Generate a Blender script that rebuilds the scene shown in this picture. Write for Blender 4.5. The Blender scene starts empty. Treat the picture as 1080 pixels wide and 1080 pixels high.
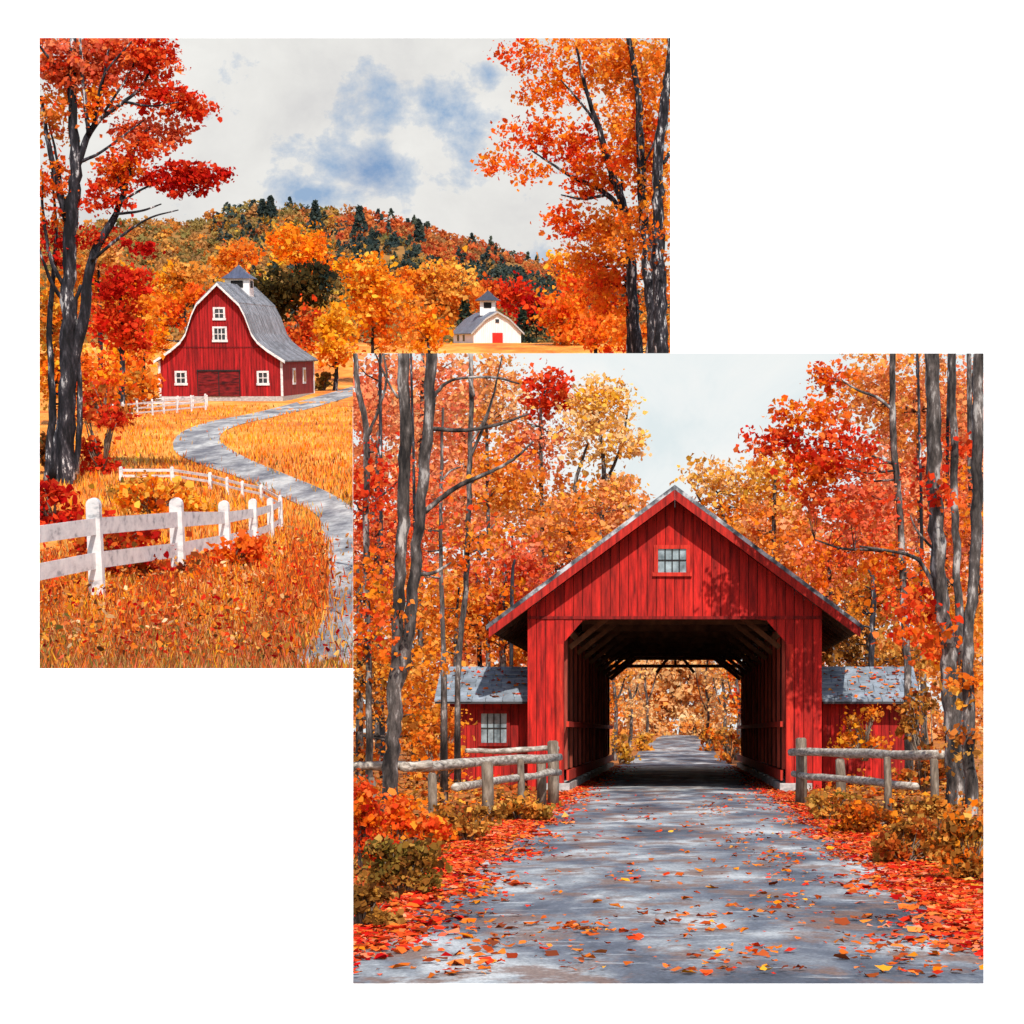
import bpy, bmesh, math, random
import numpy as np
from mathutils import Vector, Matrix
R_ = math.radians
C = bpy.context.scene.collection
rng = np.random.default_rng(7)
random.seed(7)

# ------------------------------------------------------------------ camera
F, CX, CY, RES = 2400.0, 713.0, 772.0, 1080.0      # focal length and principal point in photo pixels
cam_d = bpy.data.cameras.new('camera'); cam = bpy.data.objects.new('camera', cam_d); C.objects.link(cam)
cam_d.sensor_width = 36; cam_d.lens = 36*F/RES
cam_d.shift_x = (540-CX)/RES; cam_d.shift_y = (CY-540)/RES
cam_d.clip_start = .1; cam_d.clip_end = 6000
cam.location = (0, 0, 0); cam.rotation_euler = (R_(90), 0, 0)
bpy.context.scene.camera = cam
# ------------------------------------------------------------------ light
SUN_EL, SUN_AZ = 44.0, -14.0                       # sun behind the viewer, a little to the right
EXPO = 0.25
a, e = R_(SUN_AZ), R_(SUN_EL)
S = Vector((-math.sin(a)*math.cos(e), -math.cos(a)*math.cos(e), math.sin(e)))
w = bpy.data.worlds.new('World'); bpy.context.scene.world = w; w.use_nodes = True
nt = w.node_tree; nt.nodes.clear()
sk = nt.nodes.new('ShaderNodeTexSky'); sk.sky_type = 'NISHITA'; sk.sun_disc = False
sk.sun_elevation = e; sk.sun_rotation = math.atan2(S.x, S.y)
bg = nt.nodes.new('ShaderNodeBackground'); bg.inputs[1].default_value = .15
wo = nt.nodes.new('ShaderNodeOutputWorld')
nt.links.new(sk.outputs[0], bg.inputs[0]); nt.links.new(bg.outputs[0], wo.inputs[0])
sd = bpy.data.lights.new('sun', 'SUN'); sd.energy = 4.4; sd.angle = R_(.6); sd.color = (1, .955, .89)
so = bpy.data.objects.new('sun', sd); C.objects.link(so); so.rotation_euler = (-S).to_track_quat('-Z', 'Y').to_euler()
vs = bpy.context.scene.view_settings
vs.view_transform = 'Standard'; vs.look = 'None'; vs.gamma = 1; vs.exposure = EXPO
bpy.context.scene.cycles.max_bounces = 6
bpy.context.scene.cycles.diffuse_bounces = 4

# ------------------------------------------------------------------ frames of the two blocks
TILT = math.atan((CY-368)/F)                       # the farm block leans back, like a picture on an easel
ROT = {'R': Matrix.Identity(3), 'L': Matrix.Rotation(TILT, 3, 'X'), 'LN': Matrix.Rotation(TILT, 3, 'X'), None: Matrix.Identity(3)}
def pl(px0, px1, py0, py1):
    A = lambda p: (p-CX)/F
    B = lambda p: (CY-p)/F
    return [Vector((1, -A(px0), 0)), Vector((-1, A(px1), 0)), Vector((0, B(py0), -1)), Vector((0, -B(py1), 1))]
PLANES = {'R': pl(372.4, 1037.5, 372.6, 1037.5), 'L': pl(41.6, 707, 40, 705), 'LN': pl(41.6, 372.0, 40, 705)}
def at(px, py, Y, s='R'):
    d = ROT[s].transposed() @ Vector(((px-CX)/F, 1, (CY-py)/F))
    return d*(Y/d.y)
def smooth(t): t = max(0., min(1., t)); return t*t*(3-2*t)
GR = -1.394
def zr(x, y):
    z = GR + 1.15*smooth((y-94)/60.)
    b = abs(x)-2.9
    if b > 0: z += .16*smooth(b/1.5) + .05*math.sin(x*1.7+y*.9)*smooth(b)
    return z
H0 = 4.18
def zl(x, y):
    z = -H0 - math.exp(-((y-70)/25.)**2) + 5.1*smooth((y-240)/130.)
    z -= .42*math.exp(-((y-205)/16.)**2)
    z += .10*math.sin(x*.31+1)*math.sin(y*.23)*smooth((y-45)/60.)
    return z
def zg(x, y, s): return zr(x, y) if s == 'R' else zl(x, y)
def ghit(px, py, s):
    lo, hi = (10., 160.) if s == 'R' else (22., 420.)
    def g(Y): p = at(px, py, Y, s); return p.z - zg(p.x, p.y, s)
    n = 140; prev = lo
    for i in range(1, n+1):
        y = lo*(hi/lo)**(i/n)
        if g(y) <= 0:
            a0, b0 = prev, y
            for _ in range(30):
                m = (a0+b0)/2
                if g(m) > 0: a0 = m
                else: b0 = m
            p = at(px, py, b0, s); return Vector((p.x, p.y, zg(p.x, p.y, s)))
        prev = y
    p = at(px, py, hi, s); return Vector((p.x, p.y, zg(p.x, p.y, s)))
def lin(c):
    c = np.asarray(c, float)/255.
    return np.where(c <= .04045, c/12.92, ((c+.055)/1.055)**2.4)

# ------------------------------------------------------------------ materials
class N:
    def __init__(s, name, rough=.85):
        s.m = bpy.data.materials.new(name); s.m.use_nodes = True; s.t = s.m.node_tree; s.t.nodes.clear()
        s.o = s.n('ShaderNodeOutputMaterial'); s.b = s.n('ShaderNodeBsdfPrincipled')
        s.b.inputs['Roughness'].default_value = rough; s.b.inputs['Specular IOR Level'].default_value = .25
        s.l(s.b.outputs[0], s.o.inputs[0])
    def n(s, t, **k):
        x = s.t.nodes.new(t)
        for q, v in k.items(): setattr(x, q, v)
        return x
    def l(s, a, b): s.t.links.new(a, b)
    def coord(s, sc=(1, 1, 1), which='Object'):
        tc = s.n('ShaderNodeTexCoord'); mp = s.n('ShaderNodeMapping'); mp.inputs['Scale'].default_value = sc
        s.l(tc.outputs[which], mp.inputs[0]); return mp.outputs[0]
    def noise(s, scale, sc=(1, 1, 1), det=5, rough=.6, which='Object', dist=0):
        x = s.n('ShaderNodeTexNoise'); x.inputs['Scale'].default_value = scale; x.inputs['Detail'].default_value = det
        x.inputs['Roughness'].default_value = rough; x.inputs['Distortion'].default_value = dist
        s.l(s.coord(sc, which), x.inputs['Vector']); return x.outputs['Fac']
    def ramp(s, fac, stops):
        x = s.n('ShaderNodeValToRGB'); el = x.color_ramp.elements
        while len(el) < len(stops): el.new(.5)
        for q, (p, c) in zip(el, stops): q.position = p; q.color = (*lin(c), 1)
        s.l(fac, x.inputs[0]); return x.outputs[0]
    def mix(s, fac, a, b, mode='MIX'):
        x = s.n('ShaderNodeMix'); x.data_type = 'RGBA'; x.blend_type = mode
        for sock, v in ((x.inputs[0], fac), (x.inputs[6], a), (x.inputs[7], b)):
            if hasattr(v, 'is_linked'): s.l(v, sock)
            elif isinstance(v, (int, float)): sock.default_value = v
            else: sock.default_value = (*lin(v), 1)
        return x.outputs[2]
    def attr(s, name='Col'):
        x = s.n('ShaderNodeAttribute'); x.attribute_name = name; return x.outputs['Color']
    def col(s, c): s.l(c, s.b.inputs['Base Color'])
    def bump(s, h, st=.4, d=.02):
        x = s.n('ShaderNodeBump'); x.inputs['Strength'].default_value = st; x.inputs['Distance'].default_value = d
        s.l(h, x.inputs['Height']); s.l(x.outputs[0], s.b.inputs['Normal'])
M = {}
def plain(name, stops, scale=3, sc=(1, 1, 1), rough=.85, bump=.3, det=6):
    q = N(name, rough); n_ = q.noise(scale, sc, det, .65); q.col(q.ramp(n_, stops))
    if bump: q.bump(n_, bump)
    M[name] = q.m
def attr_mat(name, scale=4, sc=(1, 1, 1), lo=150, rough=.8, bump=.3):
    q = N(name, rough); n_ = q.noise(scale, sc, 6, .65)
    v = q.ramp(n_, [(.28, (lo, lo, lo)), (.72, (255, 255, 255))])
    q.col(q.mix(1., q.attr(), v, 'MULTIPLY')); q.bump(n_, bump); M[name] = q.m
attr_mat('red_boards', 2.2, (5, 5, .55), 92)
attr_mat('barn_boards', .9, (5, 5, .4), 96)
attr_mat('dark_boards', 2.0, (4, 4, .5), 120)
attr_mat('shingle', 3, (1, 1, 1), 170)
attr_mat('metal_roof', 1.2, (3, .6, 1), 175, .6)
plain('white_paint', [(.34, (150, 150, 152)), (.44, (200, 199, 198)), (.6, (220, 219, 216))], 2.0, (1.2, 1.2, 2.2), .7)
plain('log_wood', [(.25, (70, 62, 55)), (.45, (140, 128, 115)), (.62, (196, 186, 172)), (.8, (225, 218, 206))], 5, (1.2, 1.2, 4), .9, .6)
plain('post_wood', [(.25, (56, 47, 40)), (.5, (110, 96, 82)), (.8, (165, 152, 136))], 5, (3, 3, .8), .9, .6)
plain('brown_beam', [(.3, (92, 58, 42)), (.7, (150, 102, 72))], 3)
plain('stone', [(.3, (120, 118, 116)), (.5, (165, 162, 158)), (.75, (205, 202, 198))], 4, (1, 1, 2))
plain('dark_iron', [(.3, (24, 22, 22)), (.7, (40, 38, 38))], 3)
plain('white_boards', [(.3, (208, 207, 205)), (.7, (236, 235, 232))], .8, (4, 4, .5), .7)
plain('barn_door', [(.38, (44, 8, 10)), (.5, (96, 16, 18)), (.64, (128, 26, 28))], 1.2, (1, 1, 5))
plain('red_trim', [(.3, (160, 26, 20)), (.55, (206, 44, 32)), (.8, (226, 62, 44))], 2.0, (2, 2, 2))
plain('bridge_roof', [(.38, (44, 46, 50)), (.5, (100, 102, 106)), (.62, (186, 186, 186))], 2.4, (1, .5, 1))
# bark: grey with pale and dark patches
q = N('bark', .9)
n1 = q.noise(1.6, (3, 3, .9), 6, .7); n2 = q.noise(6, (2, 2, .6), 4, .6)
c = q.ramp(n1, [(.38, (34, 29, 28)), (.47, (74, 66, 62)), (.55, (108, 98, 94)), (.62, (190, 182, 176))])
q.col(q.mix(.45, c, q.ramp(n2, [(.35, (60, 54, 52)), (.7, (235, 228, 220))]), 'MULTIPLY')); q.bump(n2, .7, .03); M['bark'] = q.m
q = N('dark_bark', .9)
n1 = q.noise(1.1, (3, 3, .8), 6, .7)
q.col(q.ramp(n1, [(.42, (17, 16, 19)), (.51, (40, 37, 42)), (.58, (70, 66, 70)), (.62, (190, 186, 184))])); q.bump(n1, .6, .04); M['dark_bark'] = q.m
# glass
q = N('pane', .12); q.b.inputs['Specular IOR Level'].default_value = .6
q.col(q.ramp(q.noise(3.), [(.35, (70, 82, 88)), (.65, (150, 165, 170))])); M['pane'] = q.m
q = N('dark_pane', .2); q.col(q.ramp(q.noise(3.), [(.35, (28, 32, 36)), (.65, (70, 76, 80))])); M['dark_pane'] = q.m
# leaves: per-leaf colour, some light through
def leaf_mat(name, tr=.35):
    q = N(name, .7); q.t.nodes.remove(q.b)
    a_ = q.attr(); d = q.n('ShaderNodeBsdfDiffuse'); t = q.n('ShaderNodeBsdfTranslucent'); x = q.n('ShaderNodeMixShader')
    x.inputs[0].default_value = tr
    q.l(a_, d.inputs[0]); q.l(a_, t.inputs[0]); q.l(d.outputs[0], x.inputs[1]); q.l(t.outputs[0], x.inputs[2]); q.l(x.outputs[0], q.o.inputs[0])
    M[name] = q.m
leaf_mat('leaf', .48); leaf_mat('litter', .1); leaf_mat('blade', .35)
# grounds
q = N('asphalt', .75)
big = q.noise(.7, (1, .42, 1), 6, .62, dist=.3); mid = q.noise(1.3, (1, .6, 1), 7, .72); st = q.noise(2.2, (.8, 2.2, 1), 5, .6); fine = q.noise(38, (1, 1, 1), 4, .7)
c = q.ramp(big, [(.37, (60, 67, 80)), (.46, (100, 107, 119)), (.53, (146, 151, 155)), (.61, (200, 203, 202))])  # dark bluish patches paint mottled shade into the road colour
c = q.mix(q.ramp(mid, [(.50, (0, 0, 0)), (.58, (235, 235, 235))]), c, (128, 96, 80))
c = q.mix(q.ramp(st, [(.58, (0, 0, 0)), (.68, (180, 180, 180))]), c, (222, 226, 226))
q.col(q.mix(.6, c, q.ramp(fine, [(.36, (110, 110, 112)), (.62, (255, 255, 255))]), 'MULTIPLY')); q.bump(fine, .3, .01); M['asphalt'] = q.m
plain('forest_floor', [(.3, (92, 52, 24)), (.45, (150, 88, 36)), (.6, (186, 112, 44)), (.78, (208, 150, 76))], 1.6, (1, 1, 1), .95)
q = N('meadow', .95)
n1 = q.noise(.16, (1, .5, 1), 6, .65); n2 = q.noise(1.6, (1, .7, 1), 5, .7)
c = q.ramp(n1, [(.36, (190, 96, 26)), (.46, (220, 126, 36)), (.55, (232, 152, 56)), (.66, (236, 180, 92))])
q.col(q.mix(.5, c, q.ramp(n2, [(.3, (150, 120, 90)), (.6, (255, 255, 255))]), 'MULTIPLY')); q.bump(n2, .5, .1); M['meadow'] = q.m
q = N('gravel', .95)
n1 = q.noise(.8, (1, .22, 1), 6, .7); n2 = q.noise(4, (1, .3, 1), 5, .7)
c = q.ramp(n1, [(.36, (104, 104, 110)), (.48, (150, 148, 148)), (.58, (186, 184, 180)), (.70, (214, 208, 198))])
q.col(q.mix(.5, c, q.ramp(n2, [(.35, (150, 146, 146)), (.65, (255, 255, 255))]), 'MULTIPLY')); q.bump(n2, .5, .05); M['gravel'] = q.m
plain('hill_soil', [(.3, (70, 62, 40)), (.5, (140, 100, 52)), (.7, (176, 120, 60))], .05, (1, 1, 1), 1, 0)
plain('white_card', [(.3, (246, 246, 246)), (.7, (250, 250, 250))], .01, (1, 1, 1), .95, 0)

# ------------------------------------------------------------------ building helpers
def tag(o, label=None, cat=None, group=None, kind=None):
    if label: o['label'] = label
    if cat: o['category'] = cat
    if group: o['group'] = group
    if kind: o['kind'] = kind
    return o
def place(o, base, s):
    o.location = ROT[s] @ Vector(base); o.rotation_euler = (TILT if s in ('L', 'LN') else 0, 0, 0)
def thing(name, base, s, label, cat, group=None):
    o = bpy.data.objects.new(name, None); C.objects.link(o); place(o, base, s); o.empty_display_size = .2
    o['_b'] = [float(v) for v in base]
    return tag(o, label, cat, group)
def finish(me, name, mat, parent, s, base, clip, smooth_=False, cap=True):
    """me is in block coordinates minus base; trims it to its block and links it"""
    o = bpy.data.objects.new(name, me); C.objects.link(o)
    if not isinstance(mat, (list, tuple)): mat = [mat]
    for m in mat: me.materials.append(M[m] if isinstance(m, str) else m)
    if smooth_: me.shade_smooth()
    if clip:
        n = len(me.vertices); co = np.empty(n*3, np.float32); me.vertices.foreach_get('co', co); co = co.reshape(-1, 3)
        r = np.array(ROT[s]); wc = (co+np.array(base, np.float32)) @ r.T
        todo = [p for p in PLANES[clip] if (wc @ np.array(p)).min() < 0]
        if todo:
            bm = bmesh.new(); bm.from_mesh(me)
            for p in todo:
                pn = ROT[s].transposed() @ p
                g = bm.verts[:]+bm.edges[:]+bm.faces[:]
                rr = bmesh.ops.bisect_plane(bm, geom=g, dist=1e-5, plane_co=-Vector(base), plane_no=pn, clear_inner=True)
                if cap:
                    ed = [x for x in rr['geom_cut'] if isinstance(x, bmesh.types.BMEdge) and x.is_boundary]
                    if ed:
                        try: bmesh.ops.contextual_create(bm, geom=[], mat_nr=0) if False else bmesh.ops.edgenet_fill(bm, edges=ed)
                        except Exception: pass
            bm.to_mesh(me); bm.free()
    if parent is not None: o.parent = parent
    else: place(o, base, s)
    return o
class MB:
    def __init__(s): s.v, s.f, s.c, s.mi = [], [], [], []
    def face(s, idx, col=(1, 1, 1), mi=0): s.f.append(idx); s.c.append(col); s.mi.append(mi)
    def poly(s, pts, col=(1, 1, 1), mi=0):
        b = len(s.v); s.v += [tuple(p) for p in pts]; s.face(list(range(b, b+len(pts))), col, mi)
    def hexa(s, p, col=(1, 1, 1), mi=0):          # p: 4 bottom (ccw from above), 4 top
        b = len(s.v); s.v += [tuple(x) for x in p]
        for f in ((3, 2, 1, 0), (4, 5, 6, 7), (0, 1, 5, 4), (1, 2, 6, 5), (2, 3, 7, 6), (3, 0, 4, 7)):
            s.face([b+i for i in f], col, mi)
    def box(s, x0, x1, y0, y1, z0, z1, col=(1, 1, 1), mi=0):
        s.hexa([(x0, y0, z0), (x1, y0, z0), (x1, y1, z0), (x0, y1, z0), (x0, y0, z1), (x1, y0, z1), (x1, y1, z1), (x0, y1, z1)], col, mi)
    def beam(s, p0, p1, wx, wz, col=(1, 1, 1), mi=0, up=(0, 0, 1)):
        p0, p1 = Vector(p0), Vector(p1); d = (p1-p0).normalized(); up = Vector(up)
        if abs(d.dot(up)) > .95: up = Vector((0, 1, 0))
        r = d.cross(up).normalized(); u = r.cross(d).normalized(); r = r*wx/2; u = u*wz/2
        s.hexa([p0-r-u, p1-r-u, p1+r-u, p0+r-u, p0-r+u, p1-r+u, p1+r+u, p0+r+u], col, mi)
    def prism(s, prof, y0, y1, col=(1, 1, 1), mi=0):  # closed profile of (x,z) extruded along y
        b = len(s.v); n = len(prof)
        s.v += [(x, y0, z) for x, z in prof]+[(x, y1, z) for x, z in prof]
        s.face(list(range(b, b+n)), col, mi); s.face(list(range(b+2*n-1, b+n-1, -1)), col, mi)
        for i in range(n): j = (i+1) % n; s.face([b+j, b+i, b+n+i, b+n+j], col, mi)
    def tube(s, pts, rad, n=7, jit=0., seed=0):
        rr = random.Random(seed); pts = [Vector(p) for p in pts]; b = len(s.v); m = len(pts)
        for i, p in enumerate(pts):
            d = (pts[min(i+1, m-1)]-pts[max(i-1, 0)]).normalized()
            r = d.cross(Vector((.13, 1, .07))).normalized(); u = r.cross(d).normalized()
            for k in range(n):
                t = 2*math.pi*k/n; q_ = rad[i]*(1+jit*(rr.random()-.5))
                s.v.append(tuple(p+r*math.cos(t)*q_+u*math.sin(t)*q_))
        for i in range(m-1):
            for k in range(n):
                j = (k+1) % n; s.face([b+i*n+k, b+i*n+j, b+(i+1)*n+j, b+(i+1)*n+k])
        s.face([b+k for k in range(n)][::-1]); s.face([b+(m-1)*n+k for k in range(n)])
    def build(s, name, mat, parent=None, sc='R', base=None, clip=None, smooth_=False):
        if base is None: base = Vector(parent['_b']) if parent is not None and '_b' in parent else Vector((0, 0, 0))
        me = bpy.data.meshes.new(name)
        me.from_pydata([(x-base[0], y-base[1], z-base[2]) for x, y, z in s.v], [], s.f)
        at_ = me.attributes.new('Col', 'FLOAT_COLOR', 'FACE')
        at_.data.foreach_set('color', np.array([(*c[:3], 1) for c in s.c], np.float32).ravel())
        if any(s.mi): me.polygons.foreach_set('material_index', s.mi)
        bm = bmesh.new(); bm.from_mesh(me); bmesh.ops.recalc_face_normals(bm, faces=bm.faces); bm.to_mesh(me); bm.free()
        o = finish(me, name, mat, parent, sc, base, clip, smooth_)
        o['_b'] = [float(v) for v in base]
        return o
def sub(o, parent):                               # a sub-part: same base as its part
    o.parent = parent; o.location = (0, 0, 0); o.rotation_euler = (0, 0, 0); return o
def leaves(name, P, size, col, mat, parent, base, s, nv=6, flat=0., clip=None, stretch=1.):
    P = np.asarray(P, np.float64); n = len(P)
    nor = rng.normal(size=(n, 3)); nor[:, 1] -= .55; nor[:, 2] += .5
    if flat: nor = nor*(1-flat); nor[:, 2] += flat*2
    nor /= np.linalg.norm(nor, axis=1)[:, None]
    t = rng.normal(size=(n, 3)); u = np.cross(nor, t); u /= np.linalg.norm(u, axis=1)[:, None]; v = np.cross(nor, u)
    ang = (np.arange(nv)/nv*2*math.pi)[None, :]+rng.uniform(-.35, .35, (n, nv))
    rad = size[:, None]*rng.uniform(.45, 1.15, (n, nv))
    bend = rng.uniform(-.34, .34, (n, nv))*size[:, None]
    V = P[:, None, :]+(np.cos(ang)*rad*stretch)[..., None]*u[:, None, :]+(np.sin(ang)*rad)[..., None]*v[:, None, :]+bend[..., None]*nor[:, None, :]
    V = V.reshape(-1, 3)-np.array(base)
    me = bpy.data.meshes.new(name); me.vertices.add(n*nv); me.vertices.foreach_set('co', V.astype(np.float32).ravel())
    me.loops.add(n*nv); me.loops.foreach_set('vertex_index', np.arange(n*nv, dtype=np.int32))
    me.polygons.add(n); me.polygons.foreach_set('loop_start', np.arange(0, n*nv, nv, dtype=np.int32))
    me.update(calc_edges=True)
    at_ = me.attributes.new('Col', 'FLOAT_COLOR', 'FACE')
    at_.data.foreach_set('color', np.concatenate([col, np.ones((n, 1))], 1).astype(np.float32).ravel())
    return finish(me, name, mat, parent, s, base, clip, cap=False)
PAL = {
 'red':     [(206, 36, 22), (226, 58, 30), (186, 22, 20), (238, 84, 40), (214, 48, 30)],
 'crimson': [(176, 18, 20), (200, 30, 24), (150, 14, 20), (216, 50, 30)],
 'redorange': [(236, 84, 36), (226, 66, 30), (244, 112, 44), (214, 52, 28), (240, 128, 60)],
 'orange':  [(244, 126, 22), (248, 146, 34), (232, 100, 22), (250, 166, 50), (238, 114, 30)],
 'amber':   [(240, 164, 66), (230, 140, 52), (248, 186, 92), (220, 124, 46), (238, 150, 64)],
 'yellow':  [(246, 186, 62), (238, 170, 48), (252, 206, 96), (230, 156, 44), (244, 196, 90)],
 'peach':   [(240, 166, 112), (244, 150, 92), (248, 188, 136), (236, 138, 84), (246, 172, 104)],
 'salmon':  [(238, 128, 92), (230, 108, 74), (244, 150, 110), (240, 134, 78), (224, 98, 66)],
 'pale':    [(246, 206, 150), (240, 188, 126), (250, 220, 172), (236, 176, 110), (244, 196, 132)],
 'straw':   [(216, 158, 92), (198, 136, 76), (226, 174, 112), (206, 128, 62)],
 'russet':  [(172, 84, 42), (148, 70, 38), (192, 100, 52), (126, 62, 38)],
 'moss':    [(128, 116, 66), (150, 128, 76), (110, 104, 62), (162, 120, 74)],
 'bluegreen': [(66, 80, 78), (80, 92, 84), (56, 70, 70), (92, 100, 84)],  # this and the hill palettes: greyed, with distance haze put into the colour
 'hillolive': [(146, 128, 74), (166, 142, 82), (122, 116, 70), (184, 150, 84)],
 'hilltan': [(200, 150, 88), (186, 132, 76), (212, 142, 72), (172, 128, 84)],
 'hillred': [(206, 94, 56), (188, 76, 50), (218, 112, 62), (222, 134, 72)],
 'rust':    [(196, 84, 30), (166, 66, 26), (212, 104, 36), (150, 58, 28), (226, 122, 46)],
 'ochre':   [(190, 130, 50), (166, 108, 42), (214, 150, 66), (140, 92, 40), (226, 168, 84)],
 'brown':   [(120, 76, 34), (96, 58, 28), (150, 98, 44), (80, 50, 28), (176, 118, 54)],
 'olive':   [(122, 110, 48), (146, 126, 54), (96, 92, 44), (170, 140, 62)],
 'evergreen': [(44, 58, 50), (58, 72, 60), (36, 46, 44), (74, 84, 62)],
 'darkolive': [(66, 56, 30), (84, 68, 36), (50, 46, 30), (104, 82, 40)],
 'gold':    [(250, 172, 30), (252, 190, 50), (244, 150, 24), (254, 206, 84)],
}
def pal_cols(pal, n, jitter=.10):
    if isinstance(pal, str): pal = [pal]
    cs = np.array([c for p in pal for c in PAL[p]], float)
    c = lin(cs[rng.integers(0, len(cs), n)])
    return np.clip(c*rng.uniform(1-jitter*1.6, 1+jitter, (n, 1))*rng.uniform(1-jitter*.4, 1+jitter*.4, (n, 3)), 0.003, .93)
def clump_points(px, py, rx, ry, n, pal, Y, s, depth=1., tight=1.):
    """n leaves in an egg of foliage: sprays of leaves with gaps between them"""
    k = max(3, int(n/16))
    g = rng.normal(size=(k, 3)); g /= np.linalg.norm(g, axis=1)[:, None]; g *= (rng.random((k, 1))**.42)
    mpp = Y/F
    c0 = np.array(at(px, py, Y, s)); sc = np.array([rx*mpp, max(rx, ry)*mpp*.8*depth, ry*mpp])
    cen = c0+g*sc
    kc = pal_cols(pal, k, .12)
    idx = rng.integers(0, k, n)
    spread = (sc.mean()*(1.25/k**.38))*tight
    off = rng.normal(size=(n, 3))*np.array([1, 1, .62])*spread*rng.uniform(.5, 1.3, (k, 1))[idx]
    P = cen[idx]+off
    lc = kc[idx]*.72+pal_cols(pal, n, .12)*.28
    return P, lc, cen
def smooth_line(pts, sub_=5):
    """Catmull-Rom through rows of numbers"""
    P = np.array(pts, float); P = np.vstack([2*P[0]-P[1], P, 2*P[-1]-P[-2]]); out = []
    for i in range(1, len(P)-2):
        for t in np.linspace(0, 1, sub_, endpoint=False):
            a_, b_, c_, d_ = P[i-1:i+3]
            out.append(.5*((2*b_)+(-a_+c_)*t+(2*a_-5*b_+4*c_-d_)*t*t+(-a_+3*b_-3*c_+d_)*t**3))
    out.append(P[-2]); return np.array(out)
DENS = {}
def tree(name, label, cat, group, Y, s, stems, clumps, leaf_px=4.0, mat='bark', clip=None, base_px=None, seed=0, limbs=True, nv=6, depth=1., crown='crown', trunk='trunk', tight=1., back=0., dens=1.):
    """stems: [(px,py,width_px),...]; clumps: (px,py,rx,ry,n,palette); all unprojected at the tree's own distance"""
    clip = clip or s; rr = random.Random(seed+int(Y*10)); mpp = Y/F
    f0 = stems[0][0]
    b = at(f0[0], f0[1], Y, s); b.z = zg(b.x, b.y, s) if base_px is None else b.z
    root = thing(name, b, s, label, cat, group)
    m = MB(); nodes = []
    for i, st in enumerate(stems):
        L = smooth_line(st, 6); dy0 = 0 if i == 0 else rr.uniform(-.5, .5)*min(1., i)
        pts = []
        for j, (x, y, wd) in enumerate(L):
            p = at(x+rr.uniform(-.12, .12)*wd, y, Y, s); p.y += dy0*j/len(L)*Y*.02; pts.append(p)
        rad = [max(.45, l[2]/2)*mpp for l in L]
        if i == 0:                                 # root it in the ground, with a flare
            g = Vector((pts[0].x, pts[0].y, b.z-.15))
            if pts[0].z > g.z+.05: pts = [g]+pts; rad = [rad[0]*1.35]+rad
        m.tube(pts, rad, 8, .22, i); nodes += [(p, r) for p, r in zip(pts[2:], rad[2:])]
    P, Cc = [], []
    for ci, (x, y, rx, ry, n, pal) in enumerate(clumps):
        Yc = Y+rr.uniform(-.35, .35)*rx*mpp+back*rx*mpp
        p, c, cen = clump_points(x, y, rx, ry, int(n*dens), pal, Yc, s, depth, tight); P.append(p); Cc.append(c)
        if limbs and nodes:
            tips = [Vector(at(x, y, Yc, s))]+[Vector(q_) for q_ in cen[:min(len(cen), 5)]]
            for t in tips:
                best = min(nodes, key=lambda q_: (q_[0]-t).length+(4*max(0, q_[0].z-t.z)))
                p0, r0 = best; d = t-p0
                if d.length < 4*mpp: continue
                mid = p0+d*.5+Vector((rr.uniform(-.1, .1), rr.uniform(-.1, .1), -.08))*d.length
                mid2 = p0+d*.78+Vector((rr.uniform(-.06, .06), 0, rr.uniform(-.05, .03)))*d.length
                r1 = min(r0*.5, 1.4*mpp)
                m.tube([p0, mid, mid2, t], [r1, r1*.7, r1*.5, .35*mpp], 5, 0, 0)
    m.build(trunk, mat, root, s, None, clip, True)
    if P:
        P = np.vstack(P); Cc = np.vstack(Cc)
        sz = leaf_px*mpp*(.32+rng.random(len(P))**1.6*1.15)
        leaves(crown, P, sz, Cc, 'leaf', root, root['_b'], s, nv, 0, clip)
    return root
def shrub(name, label, px, py, rx, ry, n, pal, s, leaf_px=4., clip=None, Y=None, group=None, cat='shrub'):
    """py is where it meets the ground"""
    g = ghit(px, py, s) if Y is None else at(px, py, Y, s); Y = g.y; mpp = Y/F
    root = thing(name, g, s, label, cat, group)
    m = MB(); rr = random.Random(int(px*7+py))
    parts = []
    for q_ in range(8):
        hx, hy = rr.uniform(-.95, .95), rr.uniform(.25, 1.9)*(1 if q_ % 3 else .6); fx = 1-.3*hy/1.9
        parts.append(clump_points(px+hx*rx*fx, py-ry*hy, rx*rr.uniform(.25, .48), ry*rr.uniform(.2, .42), n//8, pal, Y+rr.uniform(-.4, .4)*rx*mpp, s, 1., 1.25))
    for _, _, cen in parts:
        for c_ in cen[:5]:
            c_ = Vector(c_); mid = g.lerp(c_, .5)+Vector((rr.uniform(-.1, .1), rr.uniform(-.1, .1), .1))*ry*mpp
            m.tube([g+Vector((rr.uniform(-.12, .12)*rx*mpp, 0, -.05)), mid, c_], [1.1*mpp, .8*mpp, .3*mpp], 5)
    m.build('stem', 'post_wood', root, s, None, clip or s, True)
    P = np.vstack([p for p, _, _ in parts]); Cc = np.vstack([c_ for _, c_, _ in parts])
    keep = P[:, 2] > g.z-.1
    P, Cc = P[keep], Cc[keep]
    leaves('foliage', P, leaf_px*mpp*(.35+rng.random(len(P))**1.6*1.1), Cc, 'leaf', root, root['_b'], s, 6, 0, clip or s)
    return root
def struct(o, label): return tag(o, label, kind='structure')

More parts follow.
